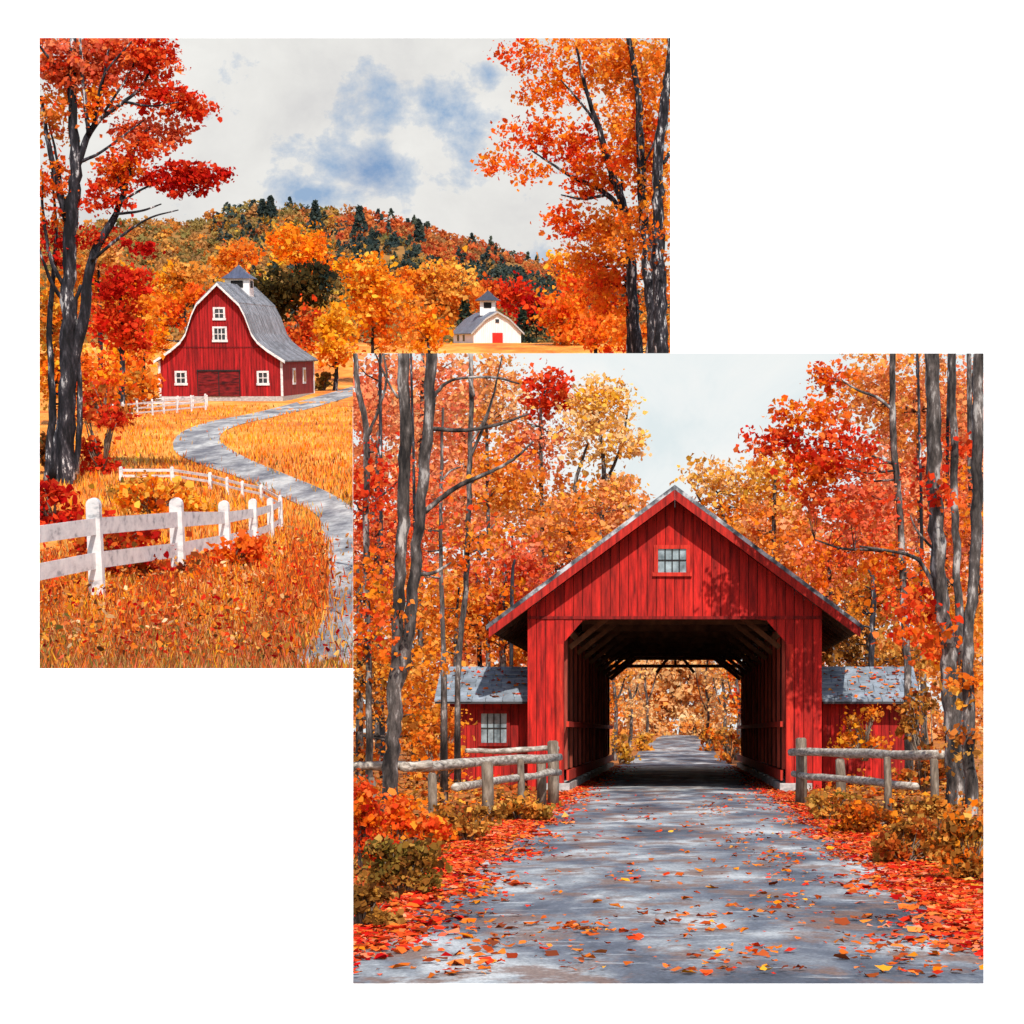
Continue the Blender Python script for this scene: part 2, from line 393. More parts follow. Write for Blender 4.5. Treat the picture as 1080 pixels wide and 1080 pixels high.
# ================================================================== SETTING
# white backdrop far behind both blocks, leaning towards the light
m = MB(); n_ = 1300
m.poly([(-1500, 980, -900), (1500, 980, -900), (1500, 1420, 900), (-1500, 1420, 900)])
struct(m.build('backdrop', 'white_card'), 'plain white backdrop behind the two square scenes')
def sky(name, Y, s, clip, px, py, build):
    q = N(name+'_light'); q.t.nodes.remove(q.b); em = q.n('ShaderNodeEmission'); em.inputs[1].default_value = 2**-EXPO
    q.l(build(q), em.inputs[0]); q.l(em.outputs[0], q.o.inputs[0])
    m = MB(); p = [at(px[i], py[j], Y, s) for i, j in ((0, 1), (1, 1), (1, 0), (0, 0))]
    c_ = sum(p, Vector())/4; m.poly(p)
    return m.build(name, q.m, None, s, c_, clip)
def sky_r(q):
    n1 = q.noise(.09, (1, 1, 1), 6, .6, dist=.5); n2 = q.noise(.05, (1, 1, 1.6), 4, .5)
    c_ = q.ramp(n1, [(.35, (226, 236, 238)), (.5, (238, 243, 243)), (.65, (246, 247, 245))])
    return q.mix(q.ramp(n2, [(.56, (0, 0, 0)), (.70, (120, 120, 120))]), c_, (240, 226, 220))
struct(sky('sky', 165, 'R', 'R', (360, 1050), (360, 1050), sky_r), 'pale overcast sky above the covered bridge')
def sky_l(q):
    paper = q.noise(.016, (1, 1, 1.3), 8, .62, dist=.2)
    c_ = q.ramp(paper, [(.32, (214, 213, 213)), (.46, (229, 228, 225)), (.62, (240, 239, 235))])
    mpp = 620/F
    def blob(px, py, rx, ry):
        tc = q.n('ShaderNodeTexCoord'); mp = q.n('ShaderNodeMapping'); ctr = at(374, 372, 620, 'L'); p = at(px, py, 620, 'L')-ctr
        sx, sz = 1/(rx*mpp), 1/(ry*mpp)
        mp.inputs['Location'].default_value = (-p.x*sx, 0, -p.z*sz); mp.inputs['Scale'].default_value = (sx, 0, sz)
        q.l(tc.outputs['Object'], mp.inputs[0])
        g = q.n('ShaderNodeTexGradient'); g.gradient_type = 'SPHERICAL'; q.l(mp.outputs[0], g.inputs[0]); return g.outputs['Fac']
    acc = None
    for b_ in ((410, 95, 75, 55), (345, 165, 85, 45), (395, 168, 60, 45), (300, 185, 60, 40), (455, 100, 60, 45), (500, 130, 45, 60), (515, 70, 30, 28), (570, 262, 70, 26), (330, 195, 90, 26)):
        x = blob(*b_)
        if acc is None: acc = x
        else:
            mm = q.n('ShaderNodeMath', operation='MAXIMUM'); q.l(acc, mm.inputs[0]); q.l(x, mm.inputs[1]); acc = mm.outputs[0]
    n1 = q.noise(.045, (1, 1, 1.25), 9, .66, dist=.15)
    s1 = q.n('ShaderNodeMath', operation='MULTIPLY_ADD'); q.l(n1, s1.inputs[0]); s1.inputs[1].default_value = 3.2; s1.inputs[2].default_value = -1.66
    ad = q.n('ShaderNodeMath', operation='ADD'); q.l(acc, ad.inputs[0]); q.l(s1.outputs[0], ad.inputs[1])
    wisp = q.ramp(ad.outputs[0], [(.26, (0, 0, 0)), (.33, (110, 110, 110)), (.52, (176, 176, 176)), (.95, (245, 245, 245))])
    c_ = q.mix(wisp, c_, (140, 172, 208))
    hot = q.n('ShaderNodeMath', operation='MULTIPLY'); q.l(blob(392, 172, 42, 30), hot.inputs[0]); q.l(n1, hot.inputs[1])
    return q.mix(hot.outputs[0], c_, (70, 124, 184))
struct(sky('sky', 620, 'L', 'L', (30, 718), (30, 715), sky_l), 'cloudy grey sky with blue patches above the farm')

def sheet(name, s, clip, ys, pxs, mat, label, dz=0., zf=None):
    m = MB(); nx = len(pxs); b = at(pxs[nx//2], CY, ys[0], s); b = Vector((b.x, ys[0], zg(b.x, ys[0], s)))
    for y in ys:
        for p in pxs:
            x = at(p, CY if s == 'R' else 368, y, s).x; m.v.append((x, y, (zf or (lambda a_, b_: zg(a_, b_, s)))(x, y)+dz))
    for j in range(len(ys)-1):
        for i in range(nx-1): m.face([j*nx+i, j*nx+i+1, (j+1)*nx+i+1, (j+1)*nx+i])
    o = m.build(name, mat, None, s, b, clip, True); return struct(o, label)
geo = lambda a_, b_, n: list(a_*(b_/a_)**(np.arange(n)/(n-1)))
sheet('ground', 'R', 'R', geo(12.0, 163, 90), np.linspace(360, 1050, 90), 'forest_floor', 'leaf-covered forest floor beside the road')
# road through the bridge
m = MB(); ys = geo(11.8, 158, 70); hw = 2.25
for y in ys:
    wob = .10*math.sin(y*.55)+.05*math.sin(y*1.7); cx = .2*smooth((y-100)/60.)
    hy = 1-.5*smooth((y-96)/60.)
    for k in range(9): x = cx+(-1+k/4.)*(hw+wob)*hy; m.v.append((x, y, zr(0, y)+.004+.03*(1-(k/4.-1)**2)))
for j in range(len(ys)-1):
    for i in range(8): m.face([j*9+i, j*9+i+1, (j+1)*9+i+1, (j+1)*9+i])
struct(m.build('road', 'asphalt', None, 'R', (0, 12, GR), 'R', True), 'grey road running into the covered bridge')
# farm ground
sheet('ground', 'L', 'LN', geo(27.5, 168, 90), np.linspace(-40, 378, 70), 'meadow', 'orange and gold meadow sloping up to the barn')
sheet('field', 'L', 'L', geo(168, 420, 50), np.linspace(-20, 745, 70), 'meadow', 'golden field around and behind the barns')
# gravel lane: left and right edges read off the ground
EL = [(385, 404), (322, 422), (270, 435.5), (218, 446), (188, 459), (184, 476), (208, 489), (257, 506), (305, 528), (335, 545), (340, 564), (347, 597), (344, 645), (328, 678), (298, 707)]
ER = [(385, 414), (331, 430), (289, 440), (254, 448), (233, 458.5), (237, 470), (263, 485), (299, 500), (338, 516), (366, 532), (378, 548), (384, 590), (386, 645), (388, 680), (392, 707)]
a_, b_ = smooth_line(EL, 6), smooth_line(ER, 6)
m = MB(); nw = 7
for (x0, y0), (x1, y1) in zip(a_, b_):
    for k in range(nw):
        t = k/(nw-1); g = ghit(x0+(x1-x0)*t, y0+(y1-y0)*t, 'L'); m.v.append((g.x, g.y, g.z+.03))
for j in range(len(a_)-1):
    for i in range(nw-1): m.face([j*nw+i, (j+1)*nw+i, (j+1)*nw+i+1, j*nw+i+1])
lane_poly = [tuple(p) for p in a_]+[tuple(p) for p in b_[::-1]]
struct(m.build('lane', 'gravel', None, 'L', (-15, 40, -5), 'LN', True), 'pale gravel lane winding up to the red barn')
# hills
RIDGE = [(20, 236), (120, 232), (200, 233), (235, 222), (270, 213), (300, 214), (350, 217), (400, 226), (440, 236), (480, 247), (520, 258), (560, 272), (600, 286), (650, 300), (730, 316)]
def ridge(px):
    return float(np.interp(px, [r_[0] for r_ in RIDGE], [r_[1] for r_ in RIDGE]))
m = MB(); hx = np.linspace(25, 720, 60); nt_ = 14
def hill_pt(px, t):
    y0 = 366; py = y0+(ridge(px)+7-y0)*t; return at(px, py, 420+150*t**.8, 'L')
for j in range(nt_+1):
    for p in hx:
        if j < nt_: m.v.append(tuple(hill_pt(p, j/(nt_-1))))
        else: q_ = hill_pt(p, 1.); m.v.append((q_.x, q_.y+30, q_.z-25))
for j in range(nt_):
    for i in range(59): m.face([j*60+i, j*60+i+1, (j+1)*60+i+1, (j+1)*60+i])
struct(m.build('hill', 'hill_soil', None, 'L', tuple(at(370, 366, 420, 'L')), 'L', True), 'wooded hill rising behind the farm')

# ================================================================== COVERED BRIDGE
def boardcols(base, n, j=.22):
    return [tuple(np.clip(lin(base)*(1+rng.uniform(-j, j))*(1+rng.uniform(-.06, .06, 3)), .002, .95)) for _ in range(n)]
YB, LB = 53.1, 37.4
XC = -.03
RED = (208, 36, 26)
root = thing('covered_bridge', (XC, YB, GR), 'R', 'large red covered wooden bridge with a dark open portal spanning the road', 'covered bridge')
roof_z = lambda x: 5.60-.744*abs(x)
# front wall: single boards
m = MB(); xs = list(np.arange(-3.44, 3.441, 6.88/32)); cs = boardcols(RED, 40, .2)
for i in range(32):
    x0, x1 = xs[i]+.007, xs[i+1]-.007
    def zb(x):
        ax = abs(x)
        return GR-.0 if ax > 2.60 else 2.63-max(0, ax-2.12)*1.15
    def zt(x): return roof_z(x)-.20
    dy = rng.uniform(0, .012)
    xm = (x0+x1)/2
    if abs(xm) > 2.6 and (abs(x0) < 2.6 or abs(x1) < 2.6):
        pass
    full = abs(xm) > 2.58
    z0a, z0b = (GR, GR) if full else (zb(min(abs(x0), 2.58)), zb(min(abs(x1), 2.58)))
    m.hexa([(XC+x0, YB+dy, z0a), (XC+x1, YB+dy, z0b), (XC+x1, YB+.05, z0b), (XC+x0, YB+.05, z0a),
            (XC+x0, YB+dy, zt(x0)), (XC+x1, YB+dy, zt(x1)), (XC+x1, YB+.05, zt(x1)), (XC+x0, YB+.05, zt(x0))], cs[i])
m.build('front_wall', 'red_boards', root, clip='R')
# backing so no daylight shows between boards, plus the thickness of the legs
m = MB()
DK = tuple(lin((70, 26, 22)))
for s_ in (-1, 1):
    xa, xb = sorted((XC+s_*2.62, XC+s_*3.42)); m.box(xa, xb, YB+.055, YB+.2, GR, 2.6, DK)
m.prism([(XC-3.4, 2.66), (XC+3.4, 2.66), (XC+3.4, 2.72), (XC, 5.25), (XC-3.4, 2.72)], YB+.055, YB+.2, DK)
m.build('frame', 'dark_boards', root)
m = MB()   # trim boards round the portal
for s_ in (-1, 1):
    xa, xb = sorted((XC+s_*2.60, XC+s_*2.76)); m.box(xa, xb, YB-.03, YB-.003, GR, 2.05, tuple(lin((222, 52, 34))))
m.box(XC-3.44, XC+3.44, YB-.022, YB-.004, 2.632, 2.70, tuple(lin((150, 26, 20))))
m.build('portal_trim', 'red_boards', root)
# window
wn = MB(); wx, wz0, wz1 = XC-.06, (772-607)/45.2, (772-575)/45.2
for x0, x1, z0, z1 in ((wx-.42, wx+.42, wz1-.09, wz1), (wx-.46, wx+.46, wz0-.02, wz0+.07), (wx-.42, wx-.33, wz0+.072, wz1-.092), (wx+.33, wx+.42, wz0+.072, wz1-.092)):
    wn.box(x0, x1, YB-.06, YB-.004, z0, z1, tuple(lin((226, 56, 38))))
wf = wn.build('window', 'red_boards', root)
p = MB(); p.box(wx-.328, wx+.328, YB-.02, YB-.006, wz0+.072, wz1-.092); p.build('pane', 'pane', wf)
p = MB()
for k in (-.165, 0, .165): p.box(wx+k-.014, wx+k+.014, YB-.034, YB-.0215, wz0+.074, wz1-.094)
p.box(wx-.326, wx+.326, YB-.038, YB-.0355, (wz0+wz1)/2-.016, (wz0+wz1)/2+.016)
p.build('muntin', 'dark_iron', wf)
# roof slopes, rake boards, rafters
for s_ in (-1, 1):
    m = MB(); x1 = s_*4.36
    prof = [(XC, 5.60), (XC+x1, roof_z(x1)), (XC+x1, roof_z(x1)+.11), (XC, 5.71)]
    if s_ > 0: prof = [(XC+.002, 5.60)]+prof[1:3]+[(XC+.002, 5.71)]
    m.prism(prof, YB-.55, YB+LB+.5); m.build('roof', 'bridge_roof', root)
    m = MB()
    prof = [(XC+s_*.003, 5.365), (XC+x1*.985, roof_z(x1*.985)-.225), (XC+x1*.985, roof_z(x1*.985)-.004), (XC+s_*.003, 5.596)]
    m.prism(prof, YB-.545, YB-.49, tuple(lin((200, 42, 30)))); m.build('rake_board', 'red_boards', root)
    m = MB()
    m.prism([(XC+s_*3.46, roof_z(3.46)-.008), (XC+x1*.98, roof_z(x1*.98)-.008), (XC+x1*.98, roof_z(x1*.98)-.03), (XC+s_*3.46, roof_z(3.46)-.03)], YB-.48, YB+LB, tuple(lin((78, 62, 54))))
    for k in range(34):
        y = YB-.3+k*1.1; xa, xb = XC+s_*3.47, XC+s_*4.24
        m.beam((xa, y, roof_z(3.47)-.12), (xb, y, roof_z(4.24)-.12), .09, .16, tuple(lin((96, 74, 62))))
    m.build('eave_soffit', 'dark_boards', root)
# side walls, inner slats, rails, sills
for s_ in (-1, 1):
    m = MB(); n_ = 150
    cs = boardcols((150, 34, 26), n_, .3)
    for k in range(n_):
        y0 = YB+.21+k*(LB-.2)/n_; xa, xb = sorted((XC+s_*3.36, XC+s_*3.42)); m.box(xa, xb, y0+.004, y0+(LB-.2)/n_-.004, GR+.05, 2.9, cs[k])
    m.build('side_wall', 'red_boards', root)
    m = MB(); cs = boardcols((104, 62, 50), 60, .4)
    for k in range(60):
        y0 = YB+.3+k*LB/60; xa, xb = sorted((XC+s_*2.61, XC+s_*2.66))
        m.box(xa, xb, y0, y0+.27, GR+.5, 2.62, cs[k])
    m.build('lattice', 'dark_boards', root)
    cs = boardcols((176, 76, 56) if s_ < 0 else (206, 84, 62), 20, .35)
    for k in range(14):
        m = MB(); y0 = YB+.6+k*2.62; xa, xb = sorted((XC+s_*2.535, XC+s_*2.605)); m.box(xa, xb, y0, y0+.2, GR+.51, 2.6, cs[k]); m.build('wall_slat', 'dark_boards', root)
    m = MB()
    for z0, h in ((GR+.26, .24), (.12, .13), (2.30, .16)):
        xa, xb = sorted((XC+s_*2.47, XC+s_*2.53)); m.box(xa, xb, YB+.06, YB+LB, z0, z0+h, tuple(lin((216, 60, 40) if z0 < 2 else (190, 136, 100))))
    m.build('rail', 'red_boards', root)
    m = MB()
    for k in range(26):
        y0 = YB-.08+k*1.45; xa, xb = sorted((XC+s_*2.45, XC+s_*3.2)); m.box(xa, xb, y0, y0+1.38, GR-.05, GR+.2+.03*math.sin(k*3))
    m.build('sill', 'stone', root)
# ceiling planks, tie beams with knee braces, far portal
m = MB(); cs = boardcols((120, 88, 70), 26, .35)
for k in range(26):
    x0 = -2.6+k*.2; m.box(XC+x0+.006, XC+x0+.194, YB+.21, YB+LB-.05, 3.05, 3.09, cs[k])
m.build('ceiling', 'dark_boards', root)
for k in range(9):
    y = YB+2.2+k*4.2; m = MB()
    m.beam((XC-2.6, y, 2.92), (XC+2.6, y, 2.92), .18, .22)
    for s_ in (-1, 1): m.beam((XC+s_*2.55, y, 2.05), (XC+s_*1.55, y, 2.84), .12, .12)
    m.build('tie_beam', 'brown_beam', root)
m = MB(); ye = YB+LB
for s_ in (-1, 1):
    m.beam((XC+s_*2.58, ye, 2.1), (XC+s_*1.6, ye, 2.95), .14, .16); m.beam((XC+s_*.75, ye, 2.35), (XC+s_*.25, ye, 3.0), .1, .12)
m.beam((XC-2.6, ye, 2.62), (XC+2.6, ye, 2.62), .16, .13); m.beam((XC, ye+.02, 2.62), (XC, ye+.02, 3.0), .1, .1)
m.build('far_truss', 'brown_beam', root)
m = MB()   # far gable above the far opening
m.prism([(XC-3.4, 3.1), (XC+3.4, 3.1), (XC, 5.3)], ye+.1, ye+.16, tuple(lin((150, 34, 26))))
for s_ in (-1, 1):
    xa, xb = sorted((XC+s_*2.66, XC+s_*3.44)); m.box(xa, xb, ye+.1, ye+.16, GR, 3.09, tuple(lin((150, 34, 26))))
m.build('far_wall', 'red_boards', root)

# ------------------------------------------------------------------ sheds beside the bridge
def shed(px0, px1, rx0, rx1, label, win):
    Y = 54.3; k = Y/F; X0, X1 = (px0-CX)*k, (px1-CX)*k
    zt = (772-735)*k
    root = thing('shed', ((X0+X1)/2, Y, GR), 'R', label, 'shed')
    m = MB(); n_ = max(4, int((X1-X0)/.2)); cs = boardcols((192, 34, 26), n_, .24); w_ = (X1-X0)/n_
    for i in range(n_):
        m.box(X0+i*w_+.006, X0+(i+1)*w_-.006, Y+rng.uniform(0, .012), Y+.05, GR, zt-.06, cs[i])
    m.box(X0, X1, Y+.055, Y+1.8, GR, zt-.07, tuple(lin((120, 26, 22))))
    m.build('wall', 'red_boards', root)
    a0, a1 = (rx0-CX)*k, (rx1-CX)*k; rows = 8; m = MB()
    y0, y1, z0, z1 = Y-.5, Y+1.3, zt-.12, (772-704)*(Y+1.3)/F
    m.hexa([(a0, y0, z0-.05), (a1, y0, z0-.05), (a1, y1, z1-.05), (a0, y1, z1-.05), (a0, y0, z0-.01), (a1, y0, z0-.01), (a1, y1, z1-.01), (a0, y1, z1-.01)], tuple(lin((74, 72, 74))))
    for r_ in range(rows):
        t0, t1 = r_/rows, min(1., (r_+1.25)/rows); x = a0+rng.uniform(-.15, 0)
        while x < a1:
            wd = rng.uniform(.22, .42); xa, xb = max(x, a0-.02), min(x+wd-.012, a1+.02)
            if xb-xa > .04:
                ya, yb = y0+(y1-y0)*t0-rng.uniform(0, .03), y0+(y1-y0)*t1; za, zb_ = z0+(z1-z0)*t0+.035, z0+(z1-z0)*t1+.012
                g = rng.uniform(.75, 1.15); cc = tuple(np.clip(lin((150, 160, 170))*g, 0, 1))
                m.hexa([(xa, ya, za-.035), (xb, ya, za-.035), (xb, yb, zb_-.015), (xa, yb, zb_-.015), (xa, ya, za+.012), (xb, ya, za+.012), (xb, yb, zb_+.01), (xa, yb, zb_+.01)], cc)
            x += wd
    m.build('roof', 'shingle', root)
    if win:
        c_, z0, z1, hw_ = (win[0]-CX)*k, (772-win[2])*k, (772-win[1])*k, win[3]*k
        m = MB(); b_ = .08
        for q_ in ((c_-hw_, c_+hw_, z1-b_, z1), (c_-hw_, c_+hw_, z0, z0+b_), (c_-hw_, c_-hw_+b_, z0+b_+.002, z1-b_-.002), (c_+hw_-b_, c_+hw_, z0+b_+.002, z1-b_-.002)):
            m.box(q_[0], q_[1], Y-.05, Y-.003, q_[2], q_[3], tuple(lin((170, 34, 26))))
        f_ = m.build('window', 'red_boards', root)
        m = MB(); m.box(c_-hw_+b_+.002, c_+hw_-b_-.002, Y-.02, Y-.006, z0+b_+.002, z1-b_-.002); m.build('pane', 'pane', f_)
        m = MB()
        for t in (-.5, 0, .5): m.box(c_+t*(hw_-b_)-.013, c_+t*(hw_-b_)+.013, Y-.034, Y-.0215, z0+b_+.004, z1-b_-.004)
        m.box(c_-hw_+b_+.004, c_+hw_-b_-.004, Y-.038, Y-.0355, (z0+z1)/2-.013, (z0+z1)/2+.013)
        m.build('muntin', 'dark_iron', f_)
shed(474, 556.5, 461, 557, 'small red shed with a paned window left of the bridge portal', (521, 749, 787, 17))
shed(867.5, 956, 867, 968, 'small windowless red shed with a grey roof right of the bridge portal', None)

# ------------------------------------------------------------------ log rail fences
def wobble_log(m, p0, p1, r, seed):
    rr = random.Random(seed); p0, p1 = Vector(p0), Vector(p1); n = 7
    pts = [p0.lerp(p1, i/n)+Vector((0, rr.uniform(-.02, .02), rr.uniform(-.025, .025))) for i in range(n+1)]
    m.tube(pts, [r*rr.uniform(.85, 1.12) for _ in pts], 8, .2, seed)
def log_fence(label, posts, rails):
    base = ghit(posts[0][0], posts[0][2], 'R'); root = thing('log_fence', base, 'R', label, 'rail fence', 'log rail fences at the bridge approach')
    for i, (px, pt, pb, wd) in enumerate(posts):
        g = ghit(px, pb, 'R'); t = at(px, pt, g.y); m = MB(); r = wd/2*g.y/F
        m.tube([g-Vector((0, 0, .1)), g.lerp(t, .5)+Vector((.01, 0, 0)), t-Vector((0, 0, .03)), t], [r*1.05, r, r*.95, r*.6], 8, .2, i); m.build('post', 'post_wood', root, clip='R', smooth_=True)
    for i, (x0, y0, Y0, x1, y1, Y1, wd) in enumerate(rails):
        m = MB(); wobble_log(m, at(x0, y0, Y0), at(x1, y1, Y1), wd/2*(Y0+Y1)/2/F, i+5); m.build('rail', 'log_wood', root, clip='R', smooth_=True)
log_fence('weathered log rail fence running left from the bridge past the twin-stemmed tree',
    [(514, 803, 872, 13), (549, 800, 860, 8), (571, 796, 852, 10), (583, 781, 849, 12), (456, 815, 880, 10), (392, 820, 884, 9)],
    [(366, 810, 33.2, 455, 806, 34, 10), (425, 810, 33.4, 590, 799, 42, 10), (480, 829, 33.4, 590, 814, 42, 8), (492, 793, 44, 588, 789, 46, 6)])
log_fence('weathered log rail fence running right from the bridge to the grey birch trunks',
    [(845, 778, 848, 12), (886, 800, 850, 11), (936, 798, 862, 8), (985, 800, 868, 9)],
    [(834, 794, 44.5, 994, 796, 36.5, 10), (837, 817, 44.5, 966, 830, 36.5, 8)])

# ================================================================== TREES ROUND THE BRIDGE
FG = 'forest trees behind the covered bridge'
tree('autumn_tree', 'twin-stemmed grey tree in front of the log fence left of the bridge', 'tree', None, 31, 'R',
     [[(411, 829, 17), (415, 770, 16), (417, 715, 15), (421, 620, 13), (426, 540, 13), (427, 470, 13), (425, 365, 12)],
      [(415, 735, 13), (428, 690, 13), (436, 622, 12.5), (445, 527, 12), (452, 452, 12), (457, 365, 12)],
      [(448, 540, 6), (480, 515, 5), (520, 497, 4), (545, 483, 3), (563, 466, 1.6)],
      [(455, 452, 5), (490, 453, 4), (525, 446, 3.4), (556, 434, 2)], [(455, 425, 4), (462, 412, 4), (480, 400, 3), (520, 398, 2.6), (548, 405, 1.6)],
      [(420, 420, 3), (408, 400, 2.2), (396, 372, 1.6)], [(437, 605, 5), (455, 604, 4), (474, 592, 2)]],
     [(400, 640, 26, 60, 420, ['redorange', 'orange']), (455, 700, 22, 28, 150, ['orange', 'amber'])], 3.6, clip='R', seed=2, limbs=False)
tree('autumn_tree', 'slim dark trunk with long thin branches right of the twin-stemmed tree', 'tree', None, 45, 'R',
     [[(483, 716, 6), (485, 680, 6), (490, 631, 6), (494, 560, 6), (495, 500, 5.5), (497, 433, 5), (496, 366, 4.5)],
      [(497, 480, 4), (508, 452, 3), (518, 420, 2.4), (528, 372, 1.5)], [(497, 420, 4), (500, 416, 3), (496, 400, 3)], [(494, 470, 3), (510, 445, 2.4), (524, 410, 1.4)]],
     [(500, 560, 40, 60, 420, ['amber', 'orange', 'redorange'])], 3.2, clip='R', seed=3)
tree('autumn_tree', 'very thin pale grey sapling between the twin-stemmed tree and the dark slim trunk', 'tree', None, 40, 'R',
     [[(469, 730, 7), (467, 660, 5), (465, 600, 4.5), (465, 540, 4), (466, 480, 3.4), (467, 430, 2.4)],
      [(466, 506, 2.4), (476, 496, 2), (490, 491, 1.4)]],
     [(450, 560, 30, 70, 300, ['redorange', 'salmon'])], 3.2, clip='R', seed=4)
tree('autumn_tree', 'dark leaning trunk at the left edge under red leaves beside the rail fence', 'tree', None, 47, 'R',
     [[(390, 830, 8), (388, 700, 7), (386, 560, 7), (387, 464, 7), (378, 410, 6), (374, 365, 5)], [(388, 460, 4), (400, 430, 3), (408, 400, 2.6), (404, 366, 2)]],
     [(388, 520, 30, 56, 620, ['red', 'redorange']), (396, 600, 36, 50, 500, ['redorange', 'orange']), (385, 680, 24, 40, 300, ['red', 'orange'])], 3.4, clip='R', seed=5)
BL = [  # label, Y, stems, clumps
 ('tall salmon tree rising along the upper left edge of the forest', 74, [[(400, 790, 8), (398, 560, 6), (402, 372, 4)]], [(395, 430, 46, 76, 1500, ['salmon', 'peach']), (430, 540, 44, 60, 1000, ['salmon', 'redorange']), (385, 600, 34, 60, 700, ['salmon'])]),
 ('tall peach tree behind the twin-stemmed trunks', 84, [[(446, 790, 7), (443, 560, 5), (446, 372, 4)]], [(452, 420, 46, 66, 1500, ['peach', 'salmon']), (462, 520, 44, 60, 1200, ['salmon', 'peach'])]),
 ('amber tree with pale twigs between the slim dark trunk and the red crown', 94, [[(515, 790, 6), (515, 560, 4), (512, 390, 3)]], [(512, 420, 44, 54, 1300, ['peach', 'amber', 'pale']), (524, 500, 44, 44, 1000, ['amber', 'orange'])]),
 ('bright red-topped maple against the sky left of the yellow crown', 100, [[(572, 790, 6), (572, 600, 5), (570, 420, 3)]], [(575, 415, 34, 26, 800, ['redorange', 'red']), (560, 470, 44, 34, 900, ['salmon', 'peach']), (560, 530, 50, 40, 900, ['peach', 'amber'])]),
 ('airy yellow tree with gaps of sky above the left roof slope', 97, [[(616, 790, 7), (630, 600, 6), (637, 500, 5), (630, 440, 3)], [(638, 510, 4), (655, 470, 3), (662, 430, 2)], [(604, 560, 5), (607, 510, 4), (620, 470, 2.4)]], [(634, 425, 34, 28, 760, ['yellow', 'pale', 'gold']), (656, 462, 28, 24, 430, ['yellow', 'pale']), (612, 455, 24, 40, 430, ['yellow', 'pale']), (640, 520, 34, 26, 560, ['yellow', 'amber'])]),
 ('orange tree just behind the left roof slope', 70, [[(576, 790, 7), (592, 660, 5), (604, 540, 3)]], [(600, 560, 46, 50, 1200, ['peach', 'amber', 'orange']), (655, 535, 30, 34, 700, ['amber', 'peach']), (570, 620, 46, 34, 800, ['salmon', 'orange'])]),
 ('rust-red tree above the left shed roof', 66, [[(530, 790, 8), (530, 640, 7), (534, 590, 4)]], [(545, 610, 50, 40, 1100, ['redorange', 'salmon']), (500, 650, 44, 40, 900, ['rust', 'orange']), (545, 670, 34, 26, 400, ['rust', 'orange'])]),
 ('orange understorey tree between the slim trunks and the left shed', 62, [[(480, 800, 5), (480, 690, 4), (484, 620, 2)]], [(470, 650, 40, 44, 900, ['orange', 'amber']), (448, 730, 30, 44, 700, ['amber', 'orange'])]),
 ('low ochre tree at the left edge behind the rail fence', 58, [[(378, 830, 9), (380, 720, 7), (378, 600, 5)]], [(395, 720, 34, 50, 900, ['ochre', 'orange', 'amber']), (440, 775, 34, 30, 500, ['ochre', 'orange']), (384, 800, 22, 24, 300, ['ochre', 'rust'])]),
]
for lb, Y, st, cl in BL: tree('forest_tree', lb, 'tree', FG, Y, 'R', st, cl, 3.0, clip='R', seed=len(lb), dens=1.5)
BR = [
 ('pale yellow tree peeping over the right roof slope near the ridge', 98, [[(806, 790, 6), (780, 620, 4), (757, 520, 3)], [(757, 560, 3), (735, 520, 2)]], [(752, 505, 30, 24, 460, ['yellow', 'pale']), (790, 520, 28, 30, 520, ['yellow', 'pale', 'amber']), (765, 545, 40, 24, 560, ['amber', 'orange'])]),
 ('amber tree behind the right roof slope below the yellow crown', 92, [[(815, 790, 6), (815, 600, 5), (818, 500, 3)]], [(820, 510, 34, 40, 800, ['amber', 'yellow']), (815, 565, 46, 40, 1100, ['peach', 'amber', 'orange']), (850, 610, 36, 30, 600, ['amber', 'rust'])]),
 ('tall peach tree filling the upper right corner behind the birches', 88, [[(975, 790, 7), (970, 560, 5), (968, 372, 4)]], [(965, 420, 56, 66, 1900, ['peach', 'amber']), (1015, 450, 40, 80, 1500, ['peach', 'salmon']), (960, 530, 56, 50, 1300, ['salmon', 'peach']), (915, 410, 40, 50, 900, ['peach', 'amber'])]),
 ('tall orange tree along the right edge of the forest', 76, [[(1022, 800, 8), (1024, 560, 6), (1022, 372, 5)]], [(1015, 560, 40, 70, 1400, ['salmon', 'orange']), (1010, 660, 40, 50, 900, ['orange', 'amber'])]),
 ('ochre tree above the right shed roof', 64, [[(912, 790, 7), (915, 680, 5), (918, 620, 3)]], [(915, 640, 40, 34, 700, ['ochre', 'rust']), (890, 690, 34, 28, 500, ['ochre', 'brown']), (950, 700, 40, 36, 700, ['ochre', 'amber'])]),
 ('rust tree behind the right roof eave', 72, [[(880, 790, 6), (878, 680, 5), (874, 580, 3)]], [(872, 600, 40, 40, 900, ['salmon', 'orange']), (905, 570, 36, 40, 800, ['redorange', 'salmon'])]),
]
for lb, Y, st, cl in BR: tree('forest_tree', lb, 'tree', FG, Y, 'R', st, cl, 3.0, clip='R', seed=len(lb), dens=1.5)
